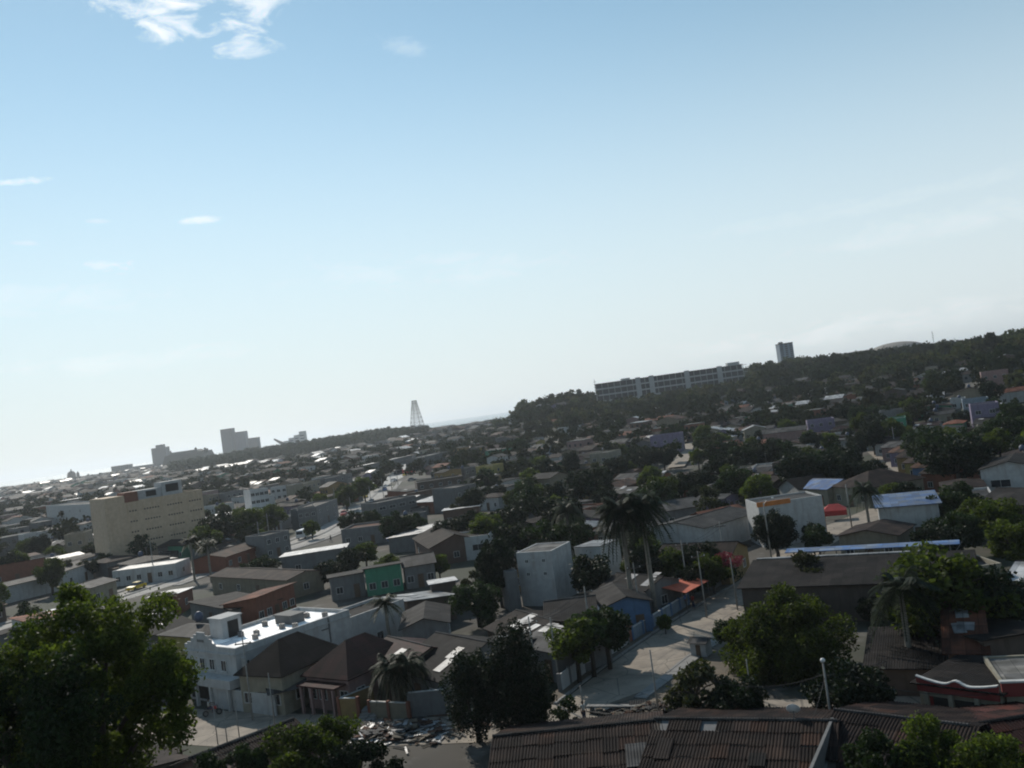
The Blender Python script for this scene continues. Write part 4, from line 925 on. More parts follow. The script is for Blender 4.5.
for x, h_ in ((18, 9), (36, 6), (40, 4), (-34, 2)): MB().lathe([(2.6, ztop - 6), (2.4, ztop - 3 + h_*.7), (3, ztop - 3 + h_*.72), (.2, ztop - 3 + h_)], 10, (x, -10, 0)).build('sentry_turret', fw, t)

# ------------------------------------------------------------ fences and street furniture on the main street
MV = [Vector(p) for p in MAIN]
def along(off, s0, s1, pts=MV):
    out = []; acc = 0
    for a, b in zip(pts, pts[1:]):
        L = (b - a).length; d = (b - a).normalized(); q = Vector((d.y, -d.x))
        for s in (s0, s1):
            pass
        lo, hi = max(s0, acc), min(s1, acc + L)
        if hi > lo:
            if not out: out.append(a + d * (lo - acc) + q * off)
            out.append(a + d * (hi - acc) + q * off)
        acc += L
    return out
garden_wall(along(-4.5, 3, 17.5), 1.6, W('white'), 'white panelled fence with grey posts under the clipped street trees', post=2.1, cap=False, pmat=W('grey'), name='panel_fence', cat='fence')
garden_wall(along(-4.5, 18.5, 33), 1.4, W('pale blue'), 'low blue and white fence in front of the bright blue house', post=2.4, cap=True, pmat=W('blue'), name='panel_fence', cat='fence')
garden_wall(along(-5.2, 40, 56), 1.8, W('grey'), 'grey street wall below the bougainvillea', post=3)
p = along(-4.5, 17.5, 18.5)[0] + Vector((.35, .45)); t = empty('gate', (p.x, p.y, 0), R(57), 'rusty brown metal gate between white and blue fences', 'gate'); MB().box(-.6, .6, -.04, .04, .05, 1.9).build('gate_leaf', W('terracotta'), t); MB().box(-.7, -.62, -.08, .08, 0, 2.1).box(.62, .7, -.08, .08, 0, 2.1).build('gate_frame', METAL, t)
# canopy shop
p = PZ(668, 605, 0); t = empty('porch_shelter', (p.x, p.y, 0), R(55), 'white slab porch on two posts beside the red awning', 'shelter')
MB().box(-2, 2, -1.5, 1.5, 2.7, 2.95).build('slab', W('white'), t)
for x in (-1.7, 1.7): MB().box(x - .12, x + .12, -1.3, -1.06, 0, 2.7).build('post', W('white'), t)
p = PZ(688, 606, 0); t = empty('red_awning', (p.x, p.y, 0), R(52), 'sloping orange-red awning over a shop front by the street', 'awning')
MB().prism([(-1.6, 2.3), (1.6, 2.9), (1.6, 2.95), (-1.6, 2.35)], -3, 3, 'X').build('awning_sheet', wall_mat('awning_red', (.55, .13, .07)), t)
for x in (-2.9, 2.9): MB().tube([(x, -1.5, -.2), (x, -1.5, 2.32)], .04).build('post', METAL, t)
LM.append(('the red awning', 688, 592, 105))
# small white kiosk
p = PZ(702, 655, 0); t = empty('kiosk', (p.x, p.y, 0), R(-35), 'tiny white hut with grey roof at the roadside right of the street', 'kiosk'); t.scale = (.62, .62, .62)
MB().box(-1.3, 1.3, -1.1, 1.1, -.3, 2.2).build('wall', W('white'), t); MB().prism([(-1.5, 2.15), (0, 2.75), (1.5, 2.15), (1.5, 2.22), (0, 2.84), (-1.5, 2.22)], -1.6, 1.6, 'X').build('roof', RM('grey'), t); MB().box(-.4, .4, -1.14, -1.103, .0, 1.9).build('door', WOOD, t)
occ(p.x, p.y, 3)
def pole(px, py, ptop=None, h=8, lamp=False, label=None, z=None, r=.13, arm=True, auto=None, group=None, lean=0, pos=None, face=0):
    p = pos or PT(px, py); zz = hz(p.x, p.y) if z is None else z
    t = empty('street_lamp' if lamp else 'utility_pole', (p.x, p.y, zz), face, label, 'lamp post' if lamp else 'utility pole', group, auto)
    MB().tube([(0, 0, -.8), (0, 0, h)], r, r * .6, 8).build('pole', CONC, t, True)
    if lamp:
        m = MB(); m.tube([(0, 0, h - .3), (.5, 0, h + .25), (1.4, 0, h + .45)], .05, .04, 6); m.build('arm', METAL, t)
        o = MB().lathe([(0, -.1), (.16, -.06), (.22, .02), (.14, .1), (0, .13)], 10, (1.55, 0, h + .42)).build('lamp_head', plain('lamp_shell', (.7, .7, .68), .4), t, True)
    elif arm:
        MB().box(-.8, .8, -.05, .05, h - .7, h - .6).build('crossarm', SOFFIT, t)
        for x in (-.7, 0, .7): MB().lathe([(.04, 0), (.06, .08), (.03, .16)], 6, (x, 0, h - .6)).build('insulator', TRIM, t)
    return t, Vector((p.x, p.y, zz + h))
# lamp post standing between near roofs
pT = PZ(831, 718, 0); P0 = PD(831, 718, 61)
t, topn = pole(0, 0, h=PD(824.5, 662, 61).z, lamp=False, label='concrete post with small white lamp standing between the two near roofs', pos=Vector((P0.x, 61, 0)), arm=False, r=.11); t.name = 'street_lamp'; t['category'] = 'lamp post'
MB().lathe([(0, 0), (.14, .03), (.18, .14), (.1, .26), (0, .28)], 10, (0, 0, topn.z)).build('lamp_head', plain('lamp_shell', (.7, .7, .68), .4), t, True)
LM.append(('the near lamp post', 828, 690, 61))
pole(772, 562, h=8.3, lamp=True, label='tall street lamp with curved arm before the round dark tree', face=.3)
mainpoles = []
for (px, py, h_) in ((707, 619, 7.5), (738, 612, 6.0), (660, 722, 5.6), (583, 706, 1.6)):
    t, tp = pole(px, py, h=h_, label={707: 'utility pole at the kerb beside the red awning', 738: 'leaning pole at the far corner of the main street', 660: 'thin dark wooden pole by the dirt verge', 583: 'short stub post at the near street corner'}[px], arm=px == 707, r=.09); mainpoles.append(tp)
t, tp = pole(560, 690, h=6.5, label='grey pole between dark round trees and white fence', arm=False, r=.09); mainpoles.append(tp)
t, tp2 = pole(752, 700, h=3.2, label='short pale pole at the foot of the big bright tree', arm=False, r=.07)
for i, (px, py) in enumerate(((218, 745), (228, 748), (240, 742))): pole(px, py, h=3.5, label=['left', 'middle', 'right'][i] + ' one of three thin stakes by the near left street', arm=False, r=.06)
pole(253, 722, h=8, label='slim pole on the pavement before the cream hipped house', arm=True, r=.09); pole(276, 735, h=5.5, label='thin white post in front of the open carport', arm=False, r=.07)
for s in range(14):
    a = s / 13 * 240 + 18; q = along(7.2 if s % 2 else -7.0, a, a + .5, [Vector(p_) for p_ in AVE[2:]])
    if q: pole(0, 0, h=8.5, pos=q[0], auto=('concrete utility pole', 'utility pole'), group='utility poles along the avenue', r=.14)
for s in range(5):
    a = 4 + s * 22; q = along(3.2, a, a + .5, [PT(930, 490).xy, PT(905, 470).xy, PT(875, 450).xy, PT(868, 440).xy])
    if q: pole(0, 0, h=7.5, pos=q[0], auto=('utility pole', 'utility pole'), group='utility poles along the climbing right street')
pole(852, 528, h=7, label='leaning pole on the lane beside the red tent', arm=False); pole(897, 655, h=4.5, label='thin stick post on the broad dark sloping roof', arm=False, r=.05)
def cable(a, b, sag, label):
    a, b = Vector(a), Vector(b); pts = [a + (b - a) * (i/14) - Vector((0, 0, sag * 4 * (i/14) * (1 - i/14))) for i in range(15)]; c = pts[0].copy()
    tag(MB().tube([p - c for p in pts], .018, n=4).build('power_cable', BLACK, None, loc=c), label, 'cable')
cable(topn - Vector((0, 0, .8)), PD(690, 674, 66), .9, 'overhead cable running left from the near lamp post')
cable(topn - Vector((0, 0, .8)), PD(1040, 690, 58), .8, 'overhead cable running right from the near lamp post')
cable(topn - Vector((0, 0, 1.0)), PD(812, 722, 58), .1, 'stay wire slanting left of the near lamp post')
cable(topn - Vector((0, 0, .9)), PD(930, 640, 80), .5, 'overhead cable from the lamp post towards the right palm')
0 and cable(mainpoles[0], tp2, .5, 'cable between the awning pole and the pole behind the green tree')
pq = []
for i, s_ in enumerate((2, 13, 24, 36, 50)):
    q = along(-6.2, s_, s_ + .5)[0]; _, tp_ = pole(0, 0, h=7.2, pos=q, r=.1, auto=('kerbside utility pole', 'utility pole'), group='utility poles along the main street'); pq.append(tp_)
for i, (a_, b_) in enumerate(zip(pq, pq[1:])):
    for k_ in (-.5, .5): cable(a_ + Vector((k_, 0, -.5)), b_ + Vector((k_, 0, -.5)), .5, '%s %s cable span over the left fence of the main street' % (['nearest', 'second', 'third', 'farthest'][i], 'left' if k_ < 0 else 'right'))
# satellite dish
c = PZ(794, 716, 4.6); t = empty('satellite_dish', (c.x, c.y, 4.4), R(160), 'round pale satellite dish on the white ridge flashing', 'satellite dish')
dm = MB().lathe([(0, 0), (.22, .03), (.42, .12), (.43, .13), (.2, .06), (0, .03)], 18); Mx = Matrix.Rotation(R(60), 4, 'X'); dm.v = [tuple(Mx @ Vector(v) + Vector((0, 0, .55))) for v in dm.v]; dm.build('reflector', plain('dish_white', (.6, .6, .6), .5), t, True)
MB().tube([(0, 0, 0), (0, 0, .5)], .03).build('mount', METAL, t); MB().tube([(0, 0, .5), (0, -.45, .85)], .015).build('feed_arm', METAL, t)
# red tent
c = PT(836, 520); t = empty('red_tent', (c.x, c.y, hz(c.x, c.y)), R(-20), 'red canopy tent beside the orange warehouse wall', 'tent'); t.scale = (.75, .75, .75)
m = MB(); m.add([(-2.6, -2, 2.3), (2.6, -2, 2.3), (2.6, 2, 2.3), (-2.6, 2, 2.3), (-1, 0, 3.6), (1, 0, 3.6)], [(0,1,5,4),(1,2,5),(2,3,4,5),(3,0,4),(3,2,1,0)]); m.build('canopy', wall_mat('tent_red', (.36, .03, .03)), t)
for x in (-2.5, 2.5):
    for y in (-1.9, 1.9): MB().tube([(x, y, -.3), (x, y, 2.32)], .04).build('post', METAL, t)
MB().box(-2.6, 2.6, -2.02, -1.98, 1.2, 2.3).build('valance', wall_mat('tent_red', (.36, .03, .03)), t); occ(c.x, c.y, 4)

# ------------------------------------------------------------ vehicles
def car_parts(color, kind='car'):
    L, Wc = (4.3, 1.75) if kind == 'car' else (6.5, 2.1)
    if kind == 'car':
        prof = [(-2.1, .3), (2.1, .3), (2.15, .62), (1.95, .82), (1.0, .93), (-1.7, .95), (-2.1, .85)]; cab = [(-1.65, .95), (1.0, .93), (.35, 1.42), (-1.1, 1.45)]
    else:
        prof = [(-3.2, .45), (3.2, .45), (3.25, 1.1), (3.0, 2.4), (-3.15, 2.5), (-3.2, 1.2)]; cab = None
    m = MB(); m.prism([(a, b) for a, b in prof], -Wc/2, Wc/2, 'Y'); body = m.mesh('body', color)
    parts = [('body', body)]
    if cab:
        cab_i = [(a * .96 if i > 1 else a, b) for i, (a, b) in enumerate(cab)]
        m = MB(); n = 4; vs = [(a, -Wc/2 + (.06 if i < 2 else .22), b) for i, (a, b) in enumerate(cab_i)] + [(a, Wc/2 - (.06 if i < 2 else .22), b) for i, (a, b) in enumerate(cab_i)]
        m.add(vs, [(3,2,1,0), (4,5,6,7), (0,1,5,4), (1,2,6,5), (2,3,7,6), (3,0,4,7)]); parts.append(('window_band', m.mesh('window_band', GLASS)))
        parts.append(('roof', MB().box(-1.02, .32, -Wc/2 + .24, Wc/2 - .24, 1.44, 1.5).mesh('roof', color)))
    else:
        parts.append(('window_band', MB().box(-2.9, 2.9, -Wc/2 - .01, Wc/2 + .01, 1.45, 2.1).box(3.1, 3.2, -.9, .9, 1.3, 2.1).mesh('window_band', GLASS)))
    wx = 1.3 if kind == 'car' else 2.1
    wheels = []
    for x in (-wx, wx):
        for y in (-Wc/2 + .06, Wc/2 - .06):
            m = MB(); m.tube([(x, y - .1, .32), (x, y + .1, .32)], .32, n=14); wheels.append(('wheel', m.mesh('wheel', BLACK), MB().tube([(x, y - .105, .32), (x, y + .105, .32)], .17, n=10).mesh('rim', METAL)))
    fx = 2.12 if kind == 'car' else 3.24
    lights = [('headlight', MB().box(fx - .04, fx + .03, y - .15, y + .15, .62 if kind == 'car' else .8, .76 if kind == 'car' else 1.0).mesh('headlight', TRIM)) for y in (-.6, .6)]
    return parts, wheels, lights
VC = {}
def vehicle(color, cname, p, rz, kind='car', label=None, auto=None, group=None):
    k = (cname, kind)
    if k not in VC: VC[k] = car_parts(plain('paint_' + cname, color, .3, var=.92), kind)
    parts, wheels, lights = VC[k]
    t = empty('parked_car' if kind == 'car' else 'minibus', (p[0], p[1], hz(p[0], p[1]) + .07), rz, label, 'car' if kind == 'car' else 'bus', group, auto)
    for n_, me in parts + lights: link(n_, me, t)
    for n_, me, rm_ in wheels: link('rim', rm_, link(n_, me, t))
    return t
ca = {'white': (.7, .7, .7), 'red': (.4, .03, .03), 'yellow': (.6, .42, .03), 'grey': (.2, .21, .22), 'blue': (.05, .12, .3), 'black': (.02, .02, .025)}
AV = [Vector(p_) for p_ in AVE]
for i, (s, off, c_, kd) in enumerate(((70, 2.6, 'white', 'car'), (92, -2.8, 'yellow', 'car'), (118, 2.6, 'grey', 'car'), (150, -2.8, 'white', 'bus'), (176, 2.6, 'white', 'car'), (200, -2.6, 'red', 'car'), (232, 2.8, 'white', 'car'), (262, -2.8, 'yellow', 'car'), (286, 2.8, 'blue', 'car'), (310, -2.8, 'white', 'bus'))):
    q = along(off, s, s + 2, AV)
    if len(q) > 1: d = q[-1] - q[0]; vehicle(ca[c_], c_, q[0], math.atan2(d.y, d.x) + (math.pi if off < 0 else 0), kd, auto=('small %s %s' % (c_, 'car' if kd == 'car' else 'minibus'), 'car' if kd == 'car' else 'bus'), group='traffic on the avenue')
for i, (px, py, c_, kd) in enumerate(((399, 475, 'black', 'bus'), (409, 474, 'red', 'bus'), (405, 476, 'yellow', 'car'), (412, 481, 'grey', 'car'), (394, 482, 'white', 'car'), (368, 474, 'white', 'bus'), (369, 477, 'white', 'bus'))):
    q = PT(px, py); vehicle(ca[c_], c_, q, random.uniform(0, 3), kd, auto=('%s %s on the plaza' % (c_, 'car' if kd == 'car' else 'minibus'), 'v'), group='vehicles on the bright plaza')
q = PZ(449, 606); vehicle(ca['white'], 'white', q, R(50), label='white car half hidden by the bushy tree in the middle block'); occ(q.x, q.y, 3)
# motorcycle
q = PZ(213, 716); t = empty('motorcycle', (q.x, q.y, .04), R(10), 'dark motorcycle ridden past the white building', 'motorcycle')
for x in (-.65, .65):
    m = MB(); m.tube([(x, -.05, .3), (x, .05, .3)], .3, n=16); w_ = m.build('wheel', BLACK, t); MB().tube([(x, -.06, .3), (x, .06, .3)], .18, n=12).build('rim', METAL, w_)
MB().box(-.35, .35, -.12, .12, .35, .65).build('engine', METAL, t); MB().prism([(-.1, .65), (.45, .65), (.4, .92), (0, .88)], -.13, .13, 'Y').build('fuel_tank', plain('paint_red', ca['red'], .3), t)
MB().prism([(-.75, .72), (-.05, .7), (-.05, .8), (-.7, .84)], -.13, .13, 'Y').build('saddle', BLACK, t); MB().tube([(.65, 0, .3), (.5, 0, 1.0)], .035).build('fork', METAL, t); MB().tube([(.42, -.35, 1.08), (.5, 0, 1.02), (.42, .35, 1.08)], .02).build('handlebar', METAL, t)

# ------------------------------------------------------------ people
SKIN = plain('skin', (.16, .08, .05), .6)
def skinned(name, V, E, Rr, mat, parent, sub=1):
    me = bpy.data.meshes.new(name); me.from_pydata(V, E, []); o = bpy.data.objects.new(name, me); COL.objects.link(o); o.parent = parent; me.materials.append(mat)
    md = o.modifiers.new('Skin', 'SKIN'); md.use_smooth_shade = True
    for i, r in enumerate(Rr): me.skin_vertices[0].data[i].radius = (r, r)
    me.skin_vertices[0].data[0].use_root = True
    s = o.modifiers.new('Sub', 'SUBSURF'); s.levels = sub; s.render_levels = sub; return o
def person(p, rz, shirt, trousers, label, pose='stand', z=None):
    t = empty('person', (p[0], p[1], hz(p[0], p[1]) + .035 if z is None else z), rz, label, 'person')
    if pose == 'stand': hip, kn, ft = .93, [(.1, .02, .5), (-.1, -.03, .5)], [(.12, .02, .06), (-.13, .05, .06)]
    elif pose == 'walk': hip, kn, ft = .92, [(.1, -.14, .5), (-.1, .1, .5)], [(.1, -.2, .06), (-.1, .34, .08)]
    else: hip, kn, ft = .82, [(.2, -.42, .72), (-.2, -.42, .72)], [(.22, -.3, .32), (-.22, -.3, .32)]
    arm = pose == 'ride'
    V = [(0, 0, hip)]; E = []; Rr = [.12]
    def ad(v, par, r): V.append(v); Rr.append(r); E.append((par, len(V) - 1)); return len(V) - 1
    ch = ad((0, 0, hip + .35), 0, .14); nk = ad((0, 0, hip + .56), ch, .055); n2 = ad((0, -.01, hip + .63), nk, .05); hd = ad((0, -.02, hip + .72), n2, .095); ad((0, -.015, hip + .8), hd, .08)
    sh = []
    for s in (1, -1):
        a = ad((s*.19, 0, hip + .5), ch, .06); e = ad((s*.25, .02, hip + .24) if not arm else (s*.27, -.22, hip + .3), a, .045); w = ad((s*.27, -.06, hip + .0) if not arm else (s*.3, -.48, hip + .26), e, .03); pa = ad((V[w][0], V[w][1] - .02, V[w][2] - .07), w, .035)
        for k in range(4): f1 = ad((V[pa][0] + (k - 1.5)*.018, V[pa][1] - .01, V[pa][2] - .06), pa, .009); ad((V[f1][0], V[f1][1] - .015, V[f1][2] - .035 + .006*abs(k - 1.2)), f1, .007)
        ad((V[w][0] - s*.01, V[w][1] - .06, V[w][2] - .07), w, .009); sh.append((V[a], V[e], V[w]))
    lg = []
    for i, s in enumerate((1, -1)):
        h_ = ad((s*.1, 0, hip - .06), 0, .095); k = ad(kn[i], h_, .06); a = ad(ft[i], k, .04); ad((ft[i][0], ft[i][1] - .16, ft[i][2] - .03), a, .035); lg.append((V[h_], V[k], V[a]))
    skinned('body', V, E, Rr, SKIN, t)
    V = [(0, 0, hip + .02), (0, 0, hip + .35), (0, 0, hip + .52)]; E = [(0, 1), (1, 2)]; Rr = [.14, .165, .09]
    for a, e, w in sh: V += [a, tuple(Vector(a) * .35 + Vector(e) * .65)]; n = len(V); E += [(1, n - 2), (n - 2, n - 1)]; Rr += [.08, .065]
    skinned('shirt', V, E, Rr, plain('cloth_' + shirt[0], shirt[1], .9), t)
    V = [(0, 0, hip + .04)]; E = []; Rr = [.145]
    for a, k, f in lg: V += [a, k, tuple(Vector(k) * .15 + Vector(f) * .85)]; n = len(V); E += [(0, n - 3), (n - 3, n - 2), (n - 2, n - 1)]; Rr += [.11, .075, .06]
    skinned('trousers', V, E, Rr, plain('cloth_' + trousers[0], trousers[1], .9), t)
    MB().lathe([(.0, .11), (.07, .09), (.1, .03), (.1, -.02), (.085, -.05)], 12, (0, .005, hip + .75)).build('hair', BLACK, t, True)
    return t
person(PZ(585, 723), R(30), ('pale', (.45, .45, .42)), ('navy', (.03, .04, .08)), 'person in pale shirt standing at the near street corner')
person(PZ(686, 608), R(10), ('blue', (.08, .15, .4)), ('grey', (.1, .1, .1)), 'person in blue shirt standing under the red awning')
person(PZ(694, 609), R(-60), ('red', (.4, .06, .05)), ('navy', (.03, .04, .08)), 'person in red shirt beside the awning post')
person(PZ(331, 542), R(80), ('dark', (.05, .05, .06)), ('grey', (.1, .1, .1)), 'person in dark clothes walking along the avenue', 'walk')
q = PZ(213, 716); person((q.x - .28 * math.cos(R(10)), q.y - .28 * math.sin(R(10))), R(100), ('pale', (.45, .45, .42)), ('navy', (.03, .04, .08)), 'motorcycle rider in pale shirt', 'ride', z=.12)

# rubble heap & boards
def rubble(px, py, label, n, spread, cols):
    c = PZ(px, py); t = None; m = MB(); g = random.Random(px)
    for k in range(n):
        x, y = g.gauss(0, spread), g.gauss(0, spread * .45); z = max(0, .5 - .12 * (x*x/spread**2 + y*y/(spread*.45)**2)) * g.random(); a, b = g.uniform(.08, .2) * g.choice([1, 1, 2, 5]), g.uniform(.06, .2) * g.choice([1, 1, 3])
        M = Matrix.Translation((x, y, z + .1)) @ Matrix.Rotation(g.uniform(0, 3), 4, 'Z') @ Matrix.Rotation(g.uniform(-.4, .4), 4, 'X'); m.box(-a, a, -b, b, 0, .06, g.randrange(len(cols)), M)
    o = m.build('rubble_heap', cols, None, loc=(c.x, c.y, 0), rz=-.3); tag(o, label, 'rubble', kind='stuff'); occ(c.x, c.y, spread)
rubble(396, 733, 'heap of pale broken sheets and boards beside the near street', 620, 2.8, [RM('pale zinc'), RM('grey'), RM('rusty'), DIRT])
rubble(655, 712, 'loose stones and refuse on the dirt verge', 420, 1.7, [RM('grey'), RM('rusty'), DIRT])
rubble(958, 655, 'pile of pale scrap sheets and planks on the right plot', 200, 1.8, [RM('grey'), RM('pale zinc'), RM('rusty')])
c = PZ(615, 711); t = empty('concrete_bench', (c.x, c.y, .03), R(-22), 'long pale concrete slab bench at the street corner', 'bench'); MB().box(-2.4, 2.4, -.25, .25, .35, .45).build('seat', PAVE, t)
for x in (-2, 0, 2): MB().box(x - .12, x + .12, -.2, .2, 0, .35).build('leg', PAVE, t)
c = PZ(660, 636); 
# water pipe on near roof
P0 = PD(872, 708, 60); P1 = PD(915, 716, 59); tag(MB().tube([(0, 0, 0), tuple(P1 - P0)], .16, n=10).tube([tuple((P1-P0)*.1), tuple((P1-P0)*.16)], .22, n=10).build('drain_pipe', plain('pipe_grey', (.3, .29, .27), .6), None, True, loc=P0), 'fat grey pipe lying along the roof before the red parapet house', 'pipe')
c = PD(985, 672, 66); 

# ------------------------------------------------------------ hand placed trees
def TP(px, py, kind, var, h, wide=1.0, label=None, z=None, D=None, leaf=None, **k):
    """px,py = crown centre; crown centre sits ~0.62h above ground"""
    fz = {'broad': .6, 'round': .6, 'loose': .58}[kind]; zz = 0
    for _ in range(3): p = PZ(px, py, zz + h * fz); zz = hz(p.x, p.y)
    occ(p.x, p.y, h * .28 * wide); return tree(p.x, p.y, kind, var, h, label=label, wide=wide, **k)
# big foreground tree on the left (own dense crown)
def big_tree(px, py, D, h, rad, n, size, leaf, seed, label, rzf=.42, lobes=60, lr=.22, cname='broadleaf_tree'):
    p = PD(px, py, D); zg = hz(p.x, p.y); cz = p.z - zg; crh = rad * rzf * 2
    t = empty(cname, (p.x, p.y, zg), 0, label, 'tree')
    cmx, L = make_crown(seed, n, size, rad, rad * .95, crh, cz, lobes, lr, LF[leaf])
    link('crown', cmx, t); m = MB(); g = random.Random(seed); fk = max(.8, cz - crh * .9)
    m.tube([(0, 0, -1), (.1, 0, fk * .6), (0, .1, fk)], .04 * h, .028 * h, 10)
    for k in range(14):
        e = Vector(L[(k * 97) % len(L)]); e.z += cz; mid = Vector((e.x * .45, e.y * .45, fk + (e.z - fk) * .6)); m.tube([(0, .1, fk * .95), mid, e], .016 * h, .004 * h, 6, cap=False)
    m.build('trunk', BARK, t, True); occ(p.x, p.y, rad * .6); return t
big_tree(88, 690, 33, 11, 4.5, 60000, .085, 'bright green', 5, 'large leafy tree filling the lower left corner', rzf=.47, lobes=120, lr=.155); LM.append(('the large corner tree', 90, 680, 33))
big_tree(788, 640, 79, 9, 6.7, 42000, .15, 'bright green', 6, 'large bright green spreading tree right of the street', rzf=.37, lobes=110, lr=.2); LM.append(('the big bright tree', 790, 640, 76))
big_tree(306, 764, 52, 6, 3.6, 22000, .11, 'bright green', 7, 'bright green tree crown at bottom left of centre', rzf=.42, lobes=60); big_tree(356, 772, 50, 6, 2.8, 12000, .11, 'dark green', 8, 'darker tree crown right of the bright one at bottom edge', lobes=30)
big_tree(235, 775, 50, 5, 2.4, 6000, .12, 'mid green', 18, 'low green bush crown at bottom edge right of the corner tree', lobes=24)
big_tree(885, 765, 48, 5, 2.6, 7500, .12, 'mid green', 9, 'dark glossy bush at the bottom right', lobes=50); big_tree(960, 768, 48, 5, 3.8, 22000, .11, 'bright green', 10, 'yellow-green tree crown along the bottom right edge', lobes=36); big_tree(1020, 775, 48, 5, 2.6, 6000, .12, 'bright green', 19, 'yellow-green shrub in the bottom right corner', lobes=24)
big_tree(472, 694, 72, 7.4, 2.7, 15000, .12, 'dark green', 31, 'dark round tree, left one of the close pair beside the near street', rzf=.86, lobes=50, lr=.3); big_tree(516, 686, 70, 9, 3.1, 20000, .12, 'dark green', 32, 'taller dark tree, right one of the close pair beside the near street', rzf=.88, lobes=60, lr=.27); LM.append(('the dark tree pair', 495, 690, 85))
TP(532, 702, 'round', 1, 5.0, 1, 'smaller dark bush at the right foot of the round tree pair'); TP(567, 711, 'loose', 1, 2.8, 1, 'small shrub at the near street corner')
for i, (px, py) in enumerate(((575, 640), (590, 634), (606, 627))):
    t_ = TP(px, py + 10, 'round', [2, 1, 1][i], 5.2, 1.3, ['left', 'middle', 'right'][i] + ' crown of the three clipped street trees above the white fence'); t_.location.z += 1.1
TP(697, 690, 'loose', 0, 5.6, 1.1, 'thin olive tree with see-through crown on the dirt verge'); TP(730, 632, 'round', 1, 3.8, 1, 'dark tree at the top end of the big green street tree'); TP(735, 700, 'broad', 2, 5, .9, 'dark bushy tree under the big green street tree')
big_tree(774, 530, 127, 7.6, 3.5, 15000, .17, 'dark green', 33, 'round dark clipped-looking tree before the warehouse wall', rzf=.44, lobes=50, lr=.3); LM.append(('the warehouse tree', 774, 529, 140)); TP(812, 532, 'round', 0, 3.6, 1, 'small dark bush right of the round warehouse tree')
TP(944, 590, 'broad', 1, 9.5, 1.15, 'broad green tree right of the right palm'); TP(980, 596, 'broad', 2, 8, 1.0, 'dark tree before the pale end room'); big_tree(25, 735, 30, 10, 3.4, 26000, .085, 'mid green', 41, 'darker leafy tree at the very left edge under the corner tree', rzf=.5, lobes=70, lr=.2); TP(850, 690, 'broad', 2, 5.5, 1.1, 'dark bushy tree right of the near lamp post')
TP(712, 570, 'broad', 1, 5.2, .95, 'green tree beside the red bougainvillea'); TP(690, 578, 'broad', 2, 4.4, .9, 'dark low tree left of the bougainvillea tree'); TP(664, 622, 'round', 2, 2.2, 1, 'tiny rounded green shrub by the blue fence')
p = PZ(727, 556, 4); t = empty('bougainvillea_shrub', (p.x, p.y, 0), 0, 'red flowering bougainvillea above the grey street wall', 'shrub'); g = np.random.default_rng(3); P_, _ = crown_points(g, 1500, 2.4, 2, 1.1, 3.6, 9, .45); link('flowers', quads('flowers', leaf_quads(P_, .13, g), FLOWER), t); P_, _ = crown_points(g, 900, 2.4, 2, 1.6, 2.2, 9, .45); link('foliage', quads('foliage', leaf_quads(P_, .15, g), LF['mid green']), t)
LM.append(('the bougainvillea', 727, 556, 118))
TP(592, 574, 'round', 0, 6.5, 1.2, 'dark rounded tree against the right side of the white apartment block'); TP(497, 565, 'round', 0, 9.5, .8, 'tall dark tree hugging the left side of the apartment annex'); TP(515, 540, 'broad', 2, 8.5, .9, 'dark spreading tree rising close behind the apartment block roof'); TP(476, 598, 'round', 1, 6, 1.35, 'bushy green tree left of the stained annex'); TP(487, 620, 'loose', 1, 3, 1, 'little shrub below the bushy green tree')
for i, (px, py, v, h_) in enumerate(((560, 512, 2, 8.5), (590, 483, 2, 11), (528, 502, 0, 8), (507, 520, 2, 8), (570, 535, 0, 7), (545, 540, 0, 8), (660, 490, 1, 8), (645, 500, 0, 7.5), (720, 450, 0, 9), (745, 455, 0, 9), (770, 450, 2, 10), (800, 468, 2, 10), (830, 466, 2, 9.5), (735, 480, 0, 8), (757, 488, 1, 7), (700, 480, 2, 7), (935, 450, 0, 10), (955, 455, 2, 11), (925, 440, 0, 9), (960, 500, 0, 7), (975, 515, 1, 6), (1000, 520, 1, 6.5), (1015, 540, 1, 6), (1005, 430, 0, 9), (985, 440, 0, 8), (890, 495, 1, 5), (903, 492, 2, 5.5), (940, 540, 2, 6), (955, 530, 0, 6))):
    TP(px, py, 'broad', v, h_, 1.1, auto=('%s spreading tree' % ['mid green', 'bright green', 'very dark'][v], 'tree'), group='spreading trees among the houses')
for i, (px, py, h_) in enumerate(((40, 545, 8), (25, 548, 7), (55, 553, 6), (92, 550, 5.5), (105, 560, 5), (215, 530, 10), (230, 524, 10), (244, 522, 10), (206, 538, 9), (352, 520, 6), (372, 518, 6), (330, 570, 5), (350, 560, 5.5), (365, 553, 5), (388, 565, 5), (265, 565, 5), (250, 570, 4.5), (450, 530, 7), (470, 525, 7), (490, 528, 7.5), (345, 495, 9), (515, 425, 9), (548, 428, 10))):
    TP(px, py, 'broad' if i % 2 else 'round', i, h_, 1.15, auto=('leafy tree', 'tree'), group='leafy trees between the houses')
